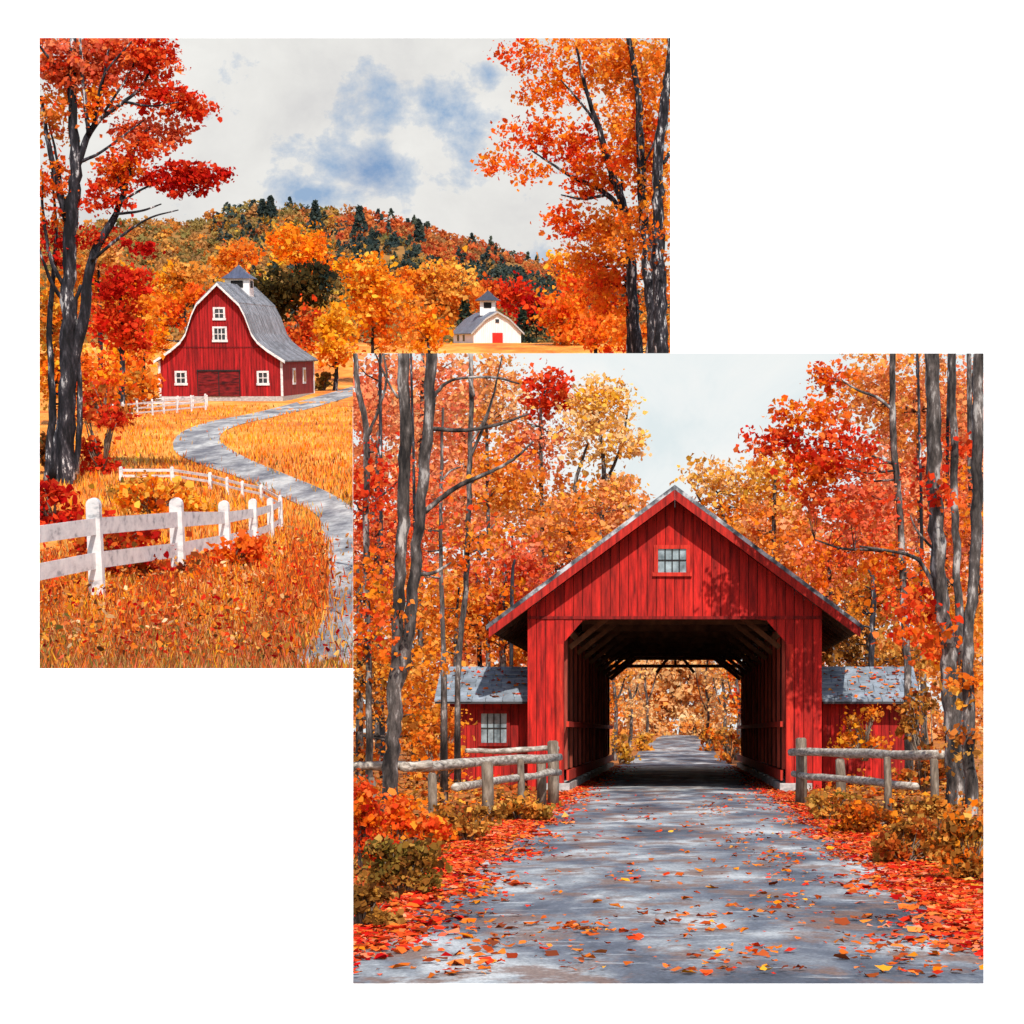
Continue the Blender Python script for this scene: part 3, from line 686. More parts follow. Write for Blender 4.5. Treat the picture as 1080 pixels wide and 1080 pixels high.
tree('maple_tree', 'red-orange maple whose leafy boughs reach over the right roof slope', 'tree', None, 50, 'R',
     [[(958, 800, 9), (957, 700, 8), (953, 620, 8), (950, 560, 7), (945, 496, 7), (942, 449, 7), (941, 366, 6)],
      [(941, 432, 4), (925, 420, 3.4), (905, 413, 2.6), (886, 403, 1.6)], [(946, 490, 4), (925, 482, 3), (900, 470, 2)], [(954, 588, 4), (925, 580, 3.4), (890, 578, 2.6), (860, 568, 1.6)]],
     [(860, 440, 44, 22, 560, ['redorange', 'orange']), (880, 400, 30, 20, 260, ['orange', 'redorange']), (815, 466, 34, 16, 330, ['red', 'redorange']), (885, 480, 50, 26, 800, ['redorange', 'red']),
      (900, 530, 56, 30, 1000, ['redorange', 'salmon']), (860, 500, 34, 24, 480, ['redorange', 'orange']), (940, 600, 40, 30, 480, ['redorange', 'orange'])], 3.3, clip='R', dens=1.45, seed=31)
tree('birch_tree', 'stoutest pale grey birch trunk standing at the right end of the rail fence', 'tree', None, 35.5, 'R',
     [[(1008, 862, 20), (1005, 779, 18), (1001, 700, 17), (993, 637, 16.5), (988, 559, 16), (985, 480, 15.5), (982, 366, 15)],
      [(986, 622, 5), (975, 600, 4.4), (962, 588, 4), (935, 582, 3), (905, 578, 2)], [(985, 580, 3), (966, 560, 2), (958, 545, 1.2)]],
     [(970, 640, 40, 16, 260, ['red', 'redorange']), (985, 520, 30, 20, 170, ['red', 'redorange']), (960, 670, 40, 16, 260, ['redorange', 'orange'])], 4.0, clip='R', seed=32, limbs=False)
tree('birch_tree', 'thinner pale birch trunk between the stout birch and the right-edge trunk', 'tree', None, 38.5, 'R',
     [[(1020, 850, 11), (1016, 740, 10), (1011, 640, 9), (1008, 560, 8.5), (1006, 470, 8), (1004, 366, 7.5)], [(1010, 622, 3), (1000, 610, 2.4), (994, 600, 1.4)]],
     [(1005, 470, 26, 16, 120, ['red', 'redorange']), (1000, 690, 30, 18, 220, ['orange', 'redorange'])], 4.0, clip='R', seed=33, limbs=False)
tree('birch_tree', 'grey trunk standing at the right edge of the bridge scene', 'tree', None, 33.5, 'R',
     [[(1024, 868, 14), (1022, 780, 13), (1020, 700, 12), (1026, 620, 12), (1030, 540, 12), (1031, 450, 12), (1032, 366, 12)]],
     [(1015, 715, 24, 20, 200, ['orange', 'amber']), (1020, 790, 18, 30, 160, ['rust', 'ochre'])], 4.0, clip='R', seed=34, limbs=False)
BK = [(392, 128, 'salmon', 'peach', 'deep in the forest at the left edge'), (440, 140, 'peach', 'amber', 'deep in the forest behind the twin-stemmed trunks'), (490, 126, 'peach', 'salmon', 'deep in the forest behind the slim dark trunk'), (540, 138, 'amber', 'orange', 'deep in the forest above the left shed roof'), (592, 130, 'orange', 'salmon', 'deep in the forest behind the left roof slope'), (640, 142, 'amber', 'peach', 'deep in the forest under the airy yellow crown'),
      (800, 134, 'amber', 'orange', 'deep in the forest behind the right roof slope'), (850, 142, 'orange', 'salmon', 'deep in the forest behind the red-orange maple boughs'), (900, 128, 'amber', 'ochre', 'deep in the forest above the right shed'), (950, 140, 'peach', 'salmon', 'deep in the forest left of the stoutest birch'), (1000, 130, 'salmon', 'peach', 'deep in the forest behind the birches'), (1036, 140, 'amber', 'peach', 'deep in the forest at the right edge')]
for i, (px, Y, p1, p2, wh) in enumerate(BK):
    hi = 440 if px < 530 or px > 925 else 560
    tree('forest_tree', p1+' and '+p2+' tree '+wh, 'tree', FG, Y, 'R', [[(px, 790, 5), (px+2, 650, 4), (px, hi, 2)]],
         [(px, y, 38, 40, int(620*(1.1 if y > 600 else 1)), [p1, p2, 'peach'] if y < 640 else [p2, 'amber', 'pale']) for y in range(hi, 790, 62)], 4.4, clip='R', seed=200+i, limbs=False, depth=.5)
# slender bare trunks in the forest
SL = [(404, 62, 6, 'left of the twin-stemmed tree'), (436, 70, 5, 'seen through the fork of the twin-stemmed tree'), (508, 68, 6, 'above the left end of the left shed roof'), (560, 76, 5, 'above the middle of the left shed'), (895, 68, 5, 'above the right shed near the eave'),
      (918, 60, 7, 'between the red-orange maple and the right shed roof'), (1000, 78, 6, 'just behind the stoutest birch'), (968, 70, 5, 'between the red-orange maple and the stoutest birch'), (540, 64, 5, 'by the corner of the left roof eave')]
for i, (px, Y, wd, wh) in enumerate(SL):
    top = {540: 590, 560: 590, 508: 560, 918: 600, 895: 620}.get(px, 372)
    tree('forest_tree', 'slender dark forest trunk '+wh, 'tree', FG, Y, 'R', [[(px, 800, wd), (px+rng.uniform(-3, 3), 690, wd*.9), (px+rng.uniform(-4, 4), 580 if top < 560 else top+20, wd*.75), (px+rng.uniform(-4, 4), top, wd*.5)]],
         [(px+rng.uniform(-8, 8), max(top+30, 640), 18, 30, 130, ['amber', 'orange'])], 3.2, 'dark_bark', clip='R', seed=50+i)
# beyond the far portal; paler leaves with distance paint haze into the colour
FT = [(648, 104, 'orange tree closest to the far portal on the left of the road', ['orange', 'amber']), (664, 122, 'thin amber tree second along the left of the far road', ['amber', 'pale']), (681, 140, 'small pale tree farthest along the left of the far road', ['pale']),
      (778, 104, 'orange tree closest to the far portal on the right of the road', ['orange', 'redorange']), (763, 120, 'thin amber tree second along the right of the far road', ['amber', 'pale']), (745, 140, 'small pale tree farthest along the right of the far road', ['pale']), (716, 158, 'pale tan tree closing the far end of the road', ['pale'])]
for i, (px, Y, lb, pa) in enumerate(FT):
    k = 104/Y
    tree('roadside_tree', lb, 'tree', 'trees along the road beyond the bridge', Y, 'R', [[(px, 790, 5*k), (px+2, 750, 4*k), (px-1, 715, 3*k), (px+3, 690, 2*k)], [(px, 745, 2.4*k), (px+8, 725, 2*k), (px+14, 700, 1.2*k)], [(px, 750, 2*k), (px-8, 728, 1.6*k), (px-12, 705, 1*k)]],
         [(px+(-5 if px < 713 else 8), 712, 22, 20, 420, pa), (px+(-2 if px < 713 else 6), 745, 14, 18, 240, pa)] + ([(690, 745, 26, 30, 1300, ['pale', 'amber']), (738, 745, 26, 30, 1300, ['pale', 'amber']), (700, 705, 40, 30, 1500, ['pale', 'amber']), (735, 700, 34, 30, 1300, ['amber', 'pale'])] if i == 6 else []), 2.0 if i < 6 else 3.4, clip='R', seed=70+i, depth=.5)
for i, (px, lb) in enumerate(((694, 'pale bush at the left verge of the far end of the road'), (735, 'pale bush at the right verge of the far end of the road'), (660, 'pale undergrowth bush left behind the far golden bushes'), (768, 'pale undergrowth bush right behind the far orange bushes'))):
    shrub('roadside_bush', lb, px, 782, 22, 12, 600, ['pale', 'amber'], 'R', 2.4, 'R', Y=152, group='bushes along the road beyond the bridge', cat='bush')
for i, (px, py, rx, ry, lb) in enumerate(((655, 806, 14, 16, 'golden bush at the left end of the far portal'), (676, 795, 10, 12, 'golden bush farther along the left of the far road'), (770, 804, 14, 16, 'orange bush at the right end of the far portal'), (750, 793, 10, 12, 'orange bush farther along the right of the far road'))):
    Y = (98, 118, 98, 118)[i]
    shrub('roadside_bush', lb, px, py, rx, ry, 420, ['amber', 'yellow', 'ochre'] if px < 713 else ['orange', 'ochre', 'rust'], 'R', 2.2, 'R', Y=Y, group='bushes along the road beyond the bridge', cat='bush')

# ------------------------------------------------------------------ shrubs by the road
SG = 'autumn shrubs along the road banks'
SH = [('bright orange shrub at the foot of the twin-stemmed tree', 418, 905, 44, 40, 900, ['orange', 'redorange'], 6),
      ('red and orange shrub at the left edge under the rail fence', 382, 925, 34, 50, 900, ['redorange', 'red', 'orange'], 6),
      ('ochre-brown shrub low on the left bank below the orange one', 425, 945, 44, 26, 900, ['brown', 'ochre', 'olive'], 6),
      ('dark brown shrub at the left edge near the bottom of the bank', 384, 980, 30, 24, 700, ['brown', 'ochre'], 6),
      ('golden shrub between the two posts of the left rail fence', 490, 890, 30, 20, 700, ['ochre', 'amber', 'brown'], 5),
      ('olive-gold shrub at the left rail fence close to the bridge', 548, 866, 26, 14, 520, ['ochre', 'olive', 'amber'], 4.5),
      ('orange leafy shrub against the window side of the left shed', 462, 830, 26, 40, 620, ['orange', 'amber'], 4.5),
      ('golden sapling in leaf in front of the right shed wall', 912, 800, 24, 26, 420, ['amber', 'orange', 'gold'], 4.0),
      ('ochre shrub under the right rail fence near the bridge', 872, 866, 24, 14, 520, ['ochre', 'olive', 'amber'], 4.5),
      ('orange-brown shrub under the middle of the right rail fence', 915, 880, 34, 20, 800, ['orange', 'rust', 'brown'], 5),
      ('dark brown shrub on the right bank below the fence', 955, 912, 40, 22, 900, ['brown', 'rust', 'ochre'], 5.5),
      ('golden brown shrub at the foot of the birch trunks', 990, 900, 34, 30, 900, ['ochre', 'amber', 'brown'], 5.5),
      ('brown and orange shrub at the right edge below the birches', 1022, 930, 34, 34, 900, ['brown', 'orange', 'ochre'], 6),
      ('dark leafy shrub behind the right rail fence beside the shed', 975, 835, 26, 50, 700, ['brown', 'ochre', 'rust'], 4.5)]
for lb, px, py, rx, ry, n, pa, lp in SH:
    shrub('shrub', lb, px, py, rx, ry, int(n*2.1), pa, 'R', lp*.68, 'R', group=SG, Y=(52.8 if 'shed wall' in lb else 47 if 'window side' in lb else None))
# fallen leaves: thick drifts along both edges, loose ones on the road
def litter(name, label, n, xf, size, pals, ylo, yhi, ypow=1.):
    P, sz, cl = [], [], []
    inv = rng.uniform(1/yhi, 1/ylo, n); ys_ = 1/inv
    X = xf(n, ys_); keep = np.abs(X) < 40
    Z = np.array([zr(x, y) for x, y in zip(X, ys_)])
    onroad = np.abs(X) < 2.2
    Z = np.where(onroad, np.array([zr(0, y) for y in ys_])+.012+.03*(1-np.clip(np.abs(X)/2.2, 0, 1)**2), Z+.015)+rng.uniform(0, .022, n)
    P = np.stack([X, ys_, Z], 1)
    s_ = size*(.4+rng.random(n)**1.5*1.1)
    c_ = pal_cols(pals, n, .2)
    base = (0, 12.6, GR)
    o = leaves(name, P, s_, c_, 'litter', None, base, 'R', 7, .90, 'R')
    return tag(o, label, 'leaves', kind='stuff')
sgn = lambda n: rng.choice([-1., 1.], n)
litter('fallen_leaves', 'red and orange fallen leaves drifted along both road edges', 30000, lambda n, y: sgn(n)*(2.40+np.abs(rng.normal(0, 1, n))*np.where(rng.random(n) < .58, .42, -.31)*(1+.35*np.sin(y*1.3))), .047, ['red', 'redorange', 'rust', 'crimson', 'salmon', 'redorange'], 12.7, 92)
litter('fallen_leaves', 'brown and ochre leaves covering the ground beyond the road edges', 16000, lambda n, y: sgn(n)*(2.6+rng.random(n)**1.3*4.5), .07, ['brown', 'ochre', 'orange', 'rust'], 12.7, 58)
def under(n):
    inv = rng.uniform(1/58., 1/13., n); y = 1/inv; sg = sgn(n); x = 2.75+rng.random(n)**1.2*5.5
    h = .42*np.clip(.5+.5*np.sin(x*2.3+y*.9*sg)+.3*np.sin(y*2.1+x), .08, 1)*np.clip((x-2.6)/.8, .1, 1)
    z = np.array([zr(a_, b_) for a_, b_ in zip(x, y)])+rng.random(n)**1.3*h
    lo = (z-GR < .25)[:, None]
    c_ = np.where(lo, pal_cols(['brown', 'russet', 'ochre'], n, .2), pal_cols(['ochre', 'amber', 'orange', 'rust', 'straw'], n, .2))
    o = leaves('undergrowth', np.stack([x*sg, y, z], 1), .042*(.4+rng.random(n)**1.6*1.2), c_, 'leaf', None, (0, 12.6, GR), 'R', 6, .2, 'R', 1.3)
    tag(o, 'low brown and golden undergrowth on the banks beside the bridge road', 'undergrowth', kind='stuff')
under(26000)
NCL = 34; CLX = rng.uniform(-1.8, 1.8, NCL); CLY = 1/rng.uniform(1/48., 1/12.7, NCL)
def scatter_x(n, y):
    k = np.array([int(np.argmin(np.abs(CLY-v)+rng.uniform(0, 2.2, NCL))) for v in y])
    near = rng.random(n) < .6
    return np.where(near, np.clip(CLX[k]+rng.normal(0, .17, n), -2.1, 2.1), rng.uniform(-2.1, 2.1, n))
litter('fallen_leaves', 'loose orange leaves scattered over the grey road', 1300, scatter_x, .040, ['orange', 'rust', 'rust', 'redorange', 'russet'], 12.7, 50)

# ================================================================== THE FARM
# ------------------------------------------------------------------ red barn
YF, LBN = 206.0, 18.0
bc = at(233.5, 418, YF, 'L'); BX, BZ = bc.x, bc.z
root = thing('barn', (BX, YF, BZ), 'L', 'big red gambrel barn with white trim, grey roof and a cupola', 'barn')
PROF = [(5.85, 3.05), (4.3, 4.05), (3.45, 4.75), (2.95, 5.45), (2.35, 7.15), (1.9, 8.05), (0, 9.87)]
def prof_z(x):
    x = abs(x); xs_ = [p[0] for p in PROF][::-1]; return float(np.interp(x, xs_, [p[1] for p in PROF][::-1]))
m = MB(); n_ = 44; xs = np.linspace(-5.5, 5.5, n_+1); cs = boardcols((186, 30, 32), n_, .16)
for i in range(n_):
    x0, x1 = xs[i]+.012, xs[i+1]-.012; dy = rng.uniform(0, .02)
    m.hexa([(BX+x0, YF+dy, BZ), (BX+x1, YF+dy, BZ), (BX+x1, YF+.08, BZ), (BX+x0, YF+.08, BZ),
            (BX+x0, YF+dy, BZ+prof_z(x0)-.06), (BX+x1, YF+dy, BZ+prof_z(x1)-.06), (BX+x1, YF+.08, BZ+prof_z(x1)-.06), (BX+x0, YF+.08, BZ+prof_z(x0)-.06)], cs[i])
m.build('front_wall', 'barn_boards', root, 'L')
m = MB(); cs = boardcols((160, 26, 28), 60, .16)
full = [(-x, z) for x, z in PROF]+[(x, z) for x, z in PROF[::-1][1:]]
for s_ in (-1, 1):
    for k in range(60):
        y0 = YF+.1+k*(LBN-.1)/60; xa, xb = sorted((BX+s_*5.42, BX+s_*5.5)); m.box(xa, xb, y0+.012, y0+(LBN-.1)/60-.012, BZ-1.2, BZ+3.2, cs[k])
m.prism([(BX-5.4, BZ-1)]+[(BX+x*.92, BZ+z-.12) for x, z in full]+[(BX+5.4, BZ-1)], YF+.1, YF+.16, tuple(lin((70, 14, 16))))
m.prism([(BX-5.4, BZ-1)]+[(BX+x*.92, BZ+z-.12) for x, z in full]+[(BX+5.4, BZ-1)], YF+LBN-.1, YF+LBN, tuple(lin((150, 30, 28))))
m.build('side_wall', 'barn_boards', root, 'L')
m = MB(); m.box(BX-5.52, BX+5.52, YF-.02, YF+LBN, BZ-1.4, BZ-.004, ); m.build('foundation', 'stone', root, 'L')
for s_ in (-1, 1):
    m = MB(); pr = PROF
    for (x0, z0), (x1, z1) in zip(pr, pr[1:]):
        ns = 40
        for k in range(ns):                        # standing seams
            ya, yb = YF-.45+k*(LBN+.9)/ns+.025, YF-.45+(k+1)*(LBN+.9)/ns-.025; g = rng.uniform(.5, 1.1); cc = tuple(lin((150, 152, 160))*g)
            zz = .10+(.04 if k % 2 else 0)+(.10 if z0 > 8 else 0)
            q_ = [(BX+s_*x0, ya, BZ+z0), (BX+s_*x0, yb, BZ+z0), (BX+s_*x1, yb, BZ+z1), (BX+s_*x1, ya, BZ+z1)]
            m.hexa(q_+[(x, y, z+zz) for x, y, z in q_], cc)
    for (x0, z0), (x1, z1) in zip(pr, pr[1:]):
        q_ = [(BX+s_*x0, YF-.43, BZ+z0-.03), (BX+s_*x0, YF+LBN+.43, BZ+z0-.03), (BX+s_*x1, YF+LBN+.43, BZ+z1-.03), (BX+s_*x1, YF-.43, BZ+z1-.03)]; m.hexa(q_+[(x, y, z+.06) for x, y, z in q_], tuple(lin((66, 66, 74))))
    m.build('roof', 'metal_roof', root, 'L')
    m = MB()
    for (x0, z0), (x1, z1) in zip(pr, pr[1:]):
        q_ = [(BX+s_*x0, YF-.52, BZ+z0-.14), (BX+s_*x1, YF-.52, BZ+z1-.14), (BX+s_*x1, YF-.46, BZ+z1-.14), (BX+s_*x0, YF-.46, BZ+z0-.14)]
        m.hexa(q_+[(x, y, z+.25) for x, y, z in q_])
    m.build('rake_trim', 'white_paint', root, 'L')
    m = MB(); xa, xb = sorted((BX+s_*5.36, BX+s_*5.56)); m.box(xa, xb, YF-.06, YF-.004, BZ+.01, BZ+3.15); m.build('corner_trim', 'white_paint', root, 'L')
m = MB(); m.box(BX+5.504, BX+5.56, YF+LBN-.3, YF+LBN+.03, BZ-.2, BZ+3.1); m.build('corner_trim', 'white_paint', root, 'L')
m = MB(); m.box(BX-3.9, BX+3.9, YF-.03, YF-.005, BZ+4.28, BZ+4.38, tuple(lin((130, 22, 24)))); m.build('trim_band', 'barn_boards', root, 'L')
def window(root, cx, cz, w_, h_, y, s, nx=2, nz=2, fr='white_paint', fw=.17):
    m = MB()
    for x0, x1, z0, z1 in ((cx-w_/2, cx+w_/2, cz+h_/2-fw, cz+h_/2), (cx-w_/2-.06, cx+w_/2+.06, cz-h_/2-.04, cz-h_/2+fw), (cx-w_/2, cx-w_/2+fw, cz-h_/2+fw+.003, cz+h_/2-fw-.003), (cx+w_/2-fw, cx+w_/2, cz-h_/2+fw+.003, cz+h_/2-fw-.003)):
        m.box(x0, x1, y-.09, y-.004, z0, z1)
    f_ = m.build('window', fr, root, s)
    m = MB(); m.box(cx-w_/2+fw+.003, cx+w_/2-fw-.003, y-.03, y-.008, cz-h_/2+fw+.003, cz+h_/2-fw-.003); m.build('pane', 'dark_pane', f_, s)
    m = MB(); iw, ih = w_-2*fw, h_-2*fw
    for k in range(1, nx): x = cx-iw/2+iw*k/nx; m.box(x-.035, x+.035, y-.06, y-.032, cz-ih/2+.006, cz+ih/2-.006)
    for k in range(1, nz): z = cz-ih/2+ih*k/nz; m.box(cx-iw/2+.006, cx+iw/2-.006, y-.067, y-.0625, z-.035, z+.035)
    m.build('muntin', fr, f_, s)
k_ = YF/F
for px, py, pw, ph in ((234, 333, 12.5, 13), (234, 354, 15, 15.5), (192, 399, 12.5, 14.5), (277.5, 399, 12.5, 14.5)):
    window(root, BX+(px-233.5)*k_, BZ+(418-py)*k_, pw*k_, ph*k_, YF, 'L', 3 if pw > 14 else 2)
for y in (YF+6.2, YF+12.0):                        # side windows
    m = MB(); X0 = BX+5.503
    m.box(X0, X0+.08, y-.75, y+.75, BZ+.95, BZ+2.45); f_ = m.build('window', 'white_paint', root, 'L')
    m = MB(); m.box(X0+.083, X0+.10, y-.5, y+.5, BZ+1.15, BZ+2.25); m.build('pane', 'dark_pane', f_, 'L')
for i, s_ in enumerate((-1, 1)):
    m = MB(); cx = BX+(231.5-233.5)*k_; xa, xb = sorted((cx+s_*.04, cx+s_*1.82)); m.box(xa, xb, YF-.10, YF-.01, BZ+.02, BZ+2.2)
    d_ = m.build('door', 'barn_door', root, 'L')
    m = MB(); m.beam((xa+.1, YF-.125, BZ+1.1), (xb-.1, YF-.125, BZ+1.1), .03, .12); m.build('brace', 'barn_door', d_, 'L')
m = MB(); m.box(cx-1.95, cx+1.95, YF-.16, YF-.005, BZ+2.203, BZ+2.34)
for x in (cx-1.92, cx-.035+.0, cx+1.84): m.box(x, x+.07, YF-.14, YF-.106, BZ+.0, BZ+2.2)
m.build('door_track', 'dark_iron', root, 'L')
# cupola
def cupola(root, c, hw, zb, ze, ztop, s, roof='metal_roof', ov=.5, rc=(84, 90, 112)):
    m = MB(); m.box(c[0]-hw, c[0]+hw, c[1]-hw, c[1]+hw, zb, ze); p_ = m.build('cupola', 'white_boards', root, s)
    for dx, sy in ((0, -1), (hw, 0), (-hw, 0)):
        m = MB(); z0, z1 = zb+(ze-zb)*.5, zb+(ze-zb)*.88; t_ = (ze-zb)*.06
        if sy:
            m.box(c[0]-hw*.5, c[0]+hw*.5, c[1]-hw-.03, c[1]-hw-.004, z0, z1)
            for kk in range(3): m.box(c[0]-hw*.5, c[0]+hw*.5, c[1]-hw-.07, c[1]-hw-.033, z0+kk*(z1-z0)/3+.02, z0+kk*(z1-z0)/3+.02+t_)
        else:
            f4 = lambda a_, b_: sorted((c[0]+dx+math.copysign(a_, dx), c[0]+dx+math.copysign(b_, dx)))
            xa, xb = f4(.004, .03); m.box(xa, xb, c[1]-hw*.5, c[1]+hw*.5, z0, z1)
            xa, xb = f4(.033, .07)
            for kk in range(3): m.box(xa, xb, c[1]-hw*.5, c[1]+hw*.5, z0+kk*(z1-z0)/3+.02, z0+kk*(z1-z0)/3+.02+t_)
        m.build('louver', 'dark_iron', p_, s)
    m = MB(); o_ = hw+ov; b = [(c[0]-o_, c[1]-o_, ze), (c[0]+o_, c[1]-o_, ze), (c[0]+o_, c[1]+o_, ze), (c[0]-o_, c[1]+o_, ze)]
    md = [(c[0]+(x-c[0])*.5, c[1]+(y-c[1])*.5, ze+(ztop-ze)*.42) for x, y, z in b]
    cc = tuple(lin(rc))
    m.poly(b[::-1], cc)
    for i in range(4):
        j = (i+1) % 4; m.poly([b[i], b[j], md[j], md[i]], cc); m.poly([md[i], md[j], (c[0], c[1], ztop)], cc)
    m.build('cupola_roof', roof, root, s)
    m = MB(); m.tube([(c[0], c[1], ztop-.05), (c[0], c[1], ztop+.7*ov)], [.05, .02], 6); m.build('finial', 'dark_iron', root, s)
yc = 216.2; cz = lambda py: at(250, py, yc, 'L').z
cupola(root, (BX, yc), 1.12, BZ+9.0, cz(294), cz(279), 'L', ov=.32)

# ------------------------------------------------------------------ white barn
Y2 = 370.0; c0 = at(499.6, 363, Y2, 'L'); W2, L2, yaw = 7.75, 17.5, R_(14)
ux = Vector((math.cos(yaw), math.sin(yaw)*.6, 0)); uy = Vector((-math.sin(yaw)*1.15, math.cos(yaw), 0))
Z2 = c0.z
root = thing('barn', c0, 'L', 'small white barn with a red door and a grey roof across the field', 'barn')
def q2(x, y, z): p = Vector(c0)+ux*x+uy*y; return (p.x, p.y, Z2+z)
EH, AH = 1.95, 5.05
def hx2(m, x0, x1, y0, y1, zs0, zs1, col=(1, 1, 1)):
    m.hexa([q2(x0, y0, zs0[0]), q2(x1, y0, zs0[1]), q2(x1, y1, zs0[1]), q2(x0, y1, zs0[0]), q2(x0, y0, zs1[0]), q2(x1, y0, zs1[1]), q2(x1, y1, zs1[1]), q2(x0, y1, zs1[0])], col)
def tz(x):
    u = abs(x-W2/2)/(W2/2); return AH-(AH-EH)*(u*.72 if u < .5 else .36+(u-.5)*1.28)
m = MB(); n_ = 24
for i in range(n_):
    x0, x1 = W2*i/n_+.015, W2*(i+1)/n_-.015; dy = rng.uniform(0, .03); hx2(m, x0, x1, dy, .1, (-.6, -.6), (tz(x0)-.05, tz(x1)-.05))
m.build('front_wall', 'white_boards', root, 'L')
m = MB(); hx2(m, 0, .12, .12, L2, (-2, -2), (EH-.05, EH-.05)); hx2(m, W2-.12, W2, .12, L2, (-2, -2), (EH-.05, EH-.05)); hx2(m, 0.13, W2-.13, L2-.2, L2, (-1, -1), (EH, EH)); hx2(m, .05, W2-.05, .12, .2, (0, 0), (EH-.1, EH-.1)); m.build('side_wall', 'white_boards', root, 'L')
for s_ in (0, 1):
    sg = 1 if s_ else -1; ru = [(0, AH), (.5, tz(W2*.75)), (1.12, EH-.36)]; rp = [(W2/2+sg*u*W2/2, z) for u, z in ru]
    m = MB()
    for (xa, za), (xb, zb_) in zip(rp, rp[1:]):
        for k in range(16):
            ya, yb = -.4+k*(L2+.8)/16, -.4+(k+1)*(L2+.8)/16; g = rng.uniform(.8, 1.1)
            b4 = [q2(xb, ya, zb_), q2(xb, yb, zb_), q2(xa, yb, za), q2(xa, ya, za)]
            m.hexa(b4+[(x, y, z+.16) for x, y, z in b4], tuple(lin((128, 134, 146))*g))
    m.build('roof', 'metal_roof', root, 'L')
    m = MB()
    for (xa, za), (xb, zb_) in zip(rp, rp[1:]):
        b4 = [q2(xb, -.46, zb_-.14), q2(xa, -.46, za-.14), q2(xa, -.41, za-.14), q2(xb, -.41, zb_-.14)]
        m.hexa(b4+[(x, y, z+.31) for x, y, z in b4])
    m.build('rake_trim', 'stone', root, 'L')
m = MB(); hx2(m, 3.05, 4.75, -.1, -.01, (-.1, -.1), (1.8, 1.8)); m.build('door', 'red_trim', root, 'L')
m = MB(); hx2(m, 3.6, 4.2, -.09, -.02, (3.4, 3.4), (3.95, 3.95)); m.build('loft_window', 'dark_pane', root, 'L')
for y in (7.5, 12.5): m = MB(); hx2(m, -.06, -.004, y, y+1.5, (.5, .5), (1.5, 1.5)); m.build('side_window', 'dark_pane', root, 'L')
pc = Vector(q2(W2/2, 7, 0))
cupola(root, (pc.x, pc.y), 1.25, Z2+4.6, Z2+7.0, Z2+8.7, 'L', ov=.75, rc=(70, 72, 84))

# ------------------------------------------------------------------ white board fence in front
def board_fence(label, posts, rails, s, clip, group, pw=None, fl=True):
    g0 = ghit(posts[0][0], posts[0][2], s); root = thing('board_fence', g0, s, label, 'fence', group); info = []
    for px, pt, pb, wd in posts:
        g = ghit(px, pb, s); k = g.y/F; h = (pb-pt)*k; w_ = wd*k/2
        m = MB(); n = 7
        pr = [(g.x-w_*1.08, g.z-.2), (g.x-w_, g.z+h-w_)]+[(g.x-w_*math.cos(math.pi*i/n), g.z+h-w_+w_*math.sin(math.pi*i/n)) for i in range(1, n)]+[(g.x+w_, g.z+h-w_), (g.x+w_*1.08, g.z-.2)]
        m.prism(pr, g.y-w_*.8, g.y+w_*.8); m.build('post', 'white_paint', root, s, None, clip); info.append((g, w_))
    for ra in rails:                               # [(px, py, height_px, Y)...] along the posts
        for (x0, y0, h0, Ya), (x1, y1, h1, Yb) in zip(ra, ra[1:]):
            m = MB(); p, q_ = at(x0, y0, Ya, s), at(x1, y1, Yb, s); ha, hb = h0*Ya/F/2, h1*Yb/F/2; t_ = .035 if Ya < 80 else .03
            d = q_-p; off = Vector((0, .03, 0))
            a4 = [p+Vector((0, -t_, -ha)), q_+Vector((0, -t_, -hb)), q_+Vector((0, t_, -hb)), p+Vector((0, t_, -ha))]
            b4 = [p+Vector((0, -t_, ha)), q_+Vector((0, -t_, hb)), q_+Vector((0, t_, hb)), p+Vector((0, t_, ha))]
            m.hexa([v+off for v in a4]+[v+off for v in b4]); m.build('rail', 'white_paint', root, s, None, clip)
FP = [(103, 525, 633, 14), (188.5, 525, 604, 13), (238, 528, 590, 10.5), (268, 526, 581, 8), (286, 525, 568, 6), (296.5, 525, 560, 4)]
Yp = [ghit(p[0], p[2], 'L').y for p in FP]
board_fence('big white two-rail board fence in the grass nearest the viewer', FP,
    [[(38, 564, 18, Yp[0]-3), (103, 555, 17.5, Yp[0])]+[(p[0], y, h, Y) for p, y, h, Y in zip(FP[1:], (548, 546, 541, 536, 531), (16, 12, 9, 7, 5), Yp[1:])],
     [(38, 604, 18, Yp[0]-3), (103, 591, 17.5, Yp[0])]+[(p[0], y, h, Y) for p, y, h, Y in zip(FP[1:], (580, 570, 563, 556, 549), (15, 12, 9, 7, 5), Yp[1:])]], 'L', 'LN', 'white farm fences')
F2 = [(296, 522, 545, 3), (276, 511, 530, 3), (256, 507, 526, 3), (240, 503, 522, 3), (222, 498, 516, 3.4), (182, 492, 510, 3.4), (128, 492, 508, 3.4)]
Y2p = [ghit(p[0], p[2], 'L').y for p in F2]
board_fence('low white fence along the lane bend behind the big board fence', F2,
    [[(p[0], p[1]+4, 2.8, Y) for p, Y in zip(F2, Y2p)], [(p[0], p[1]+10, 2.4, Y) for p, Y in zip(F2, Y2p)]], 'L', 'LN', 'white farm fences')
F3 = [(x, 434-(x-120)*.098-9, 434-(x-120)*.098+8, 1.9) for x in (120, 130, 145, 161, 173, 187, 202, 217)]
Y3 = [ghit(p[0], p[2], 'L').y for p in F3]
board_fence('thin white three-rail corral fence in front of the red barn', F3, [[(p[0], p[1]+dz, 1.7, Y) for p, Y in zip(F3, Y3)] for dz in (3, 8, 13)], 'L', 'L', 'white farm fences')
F4 = [(x, 419-(x-140)*.03, 419-(x-140)*.03+12, 1.6) for x in (140, 156, 172, 188, 204, 218.5)]
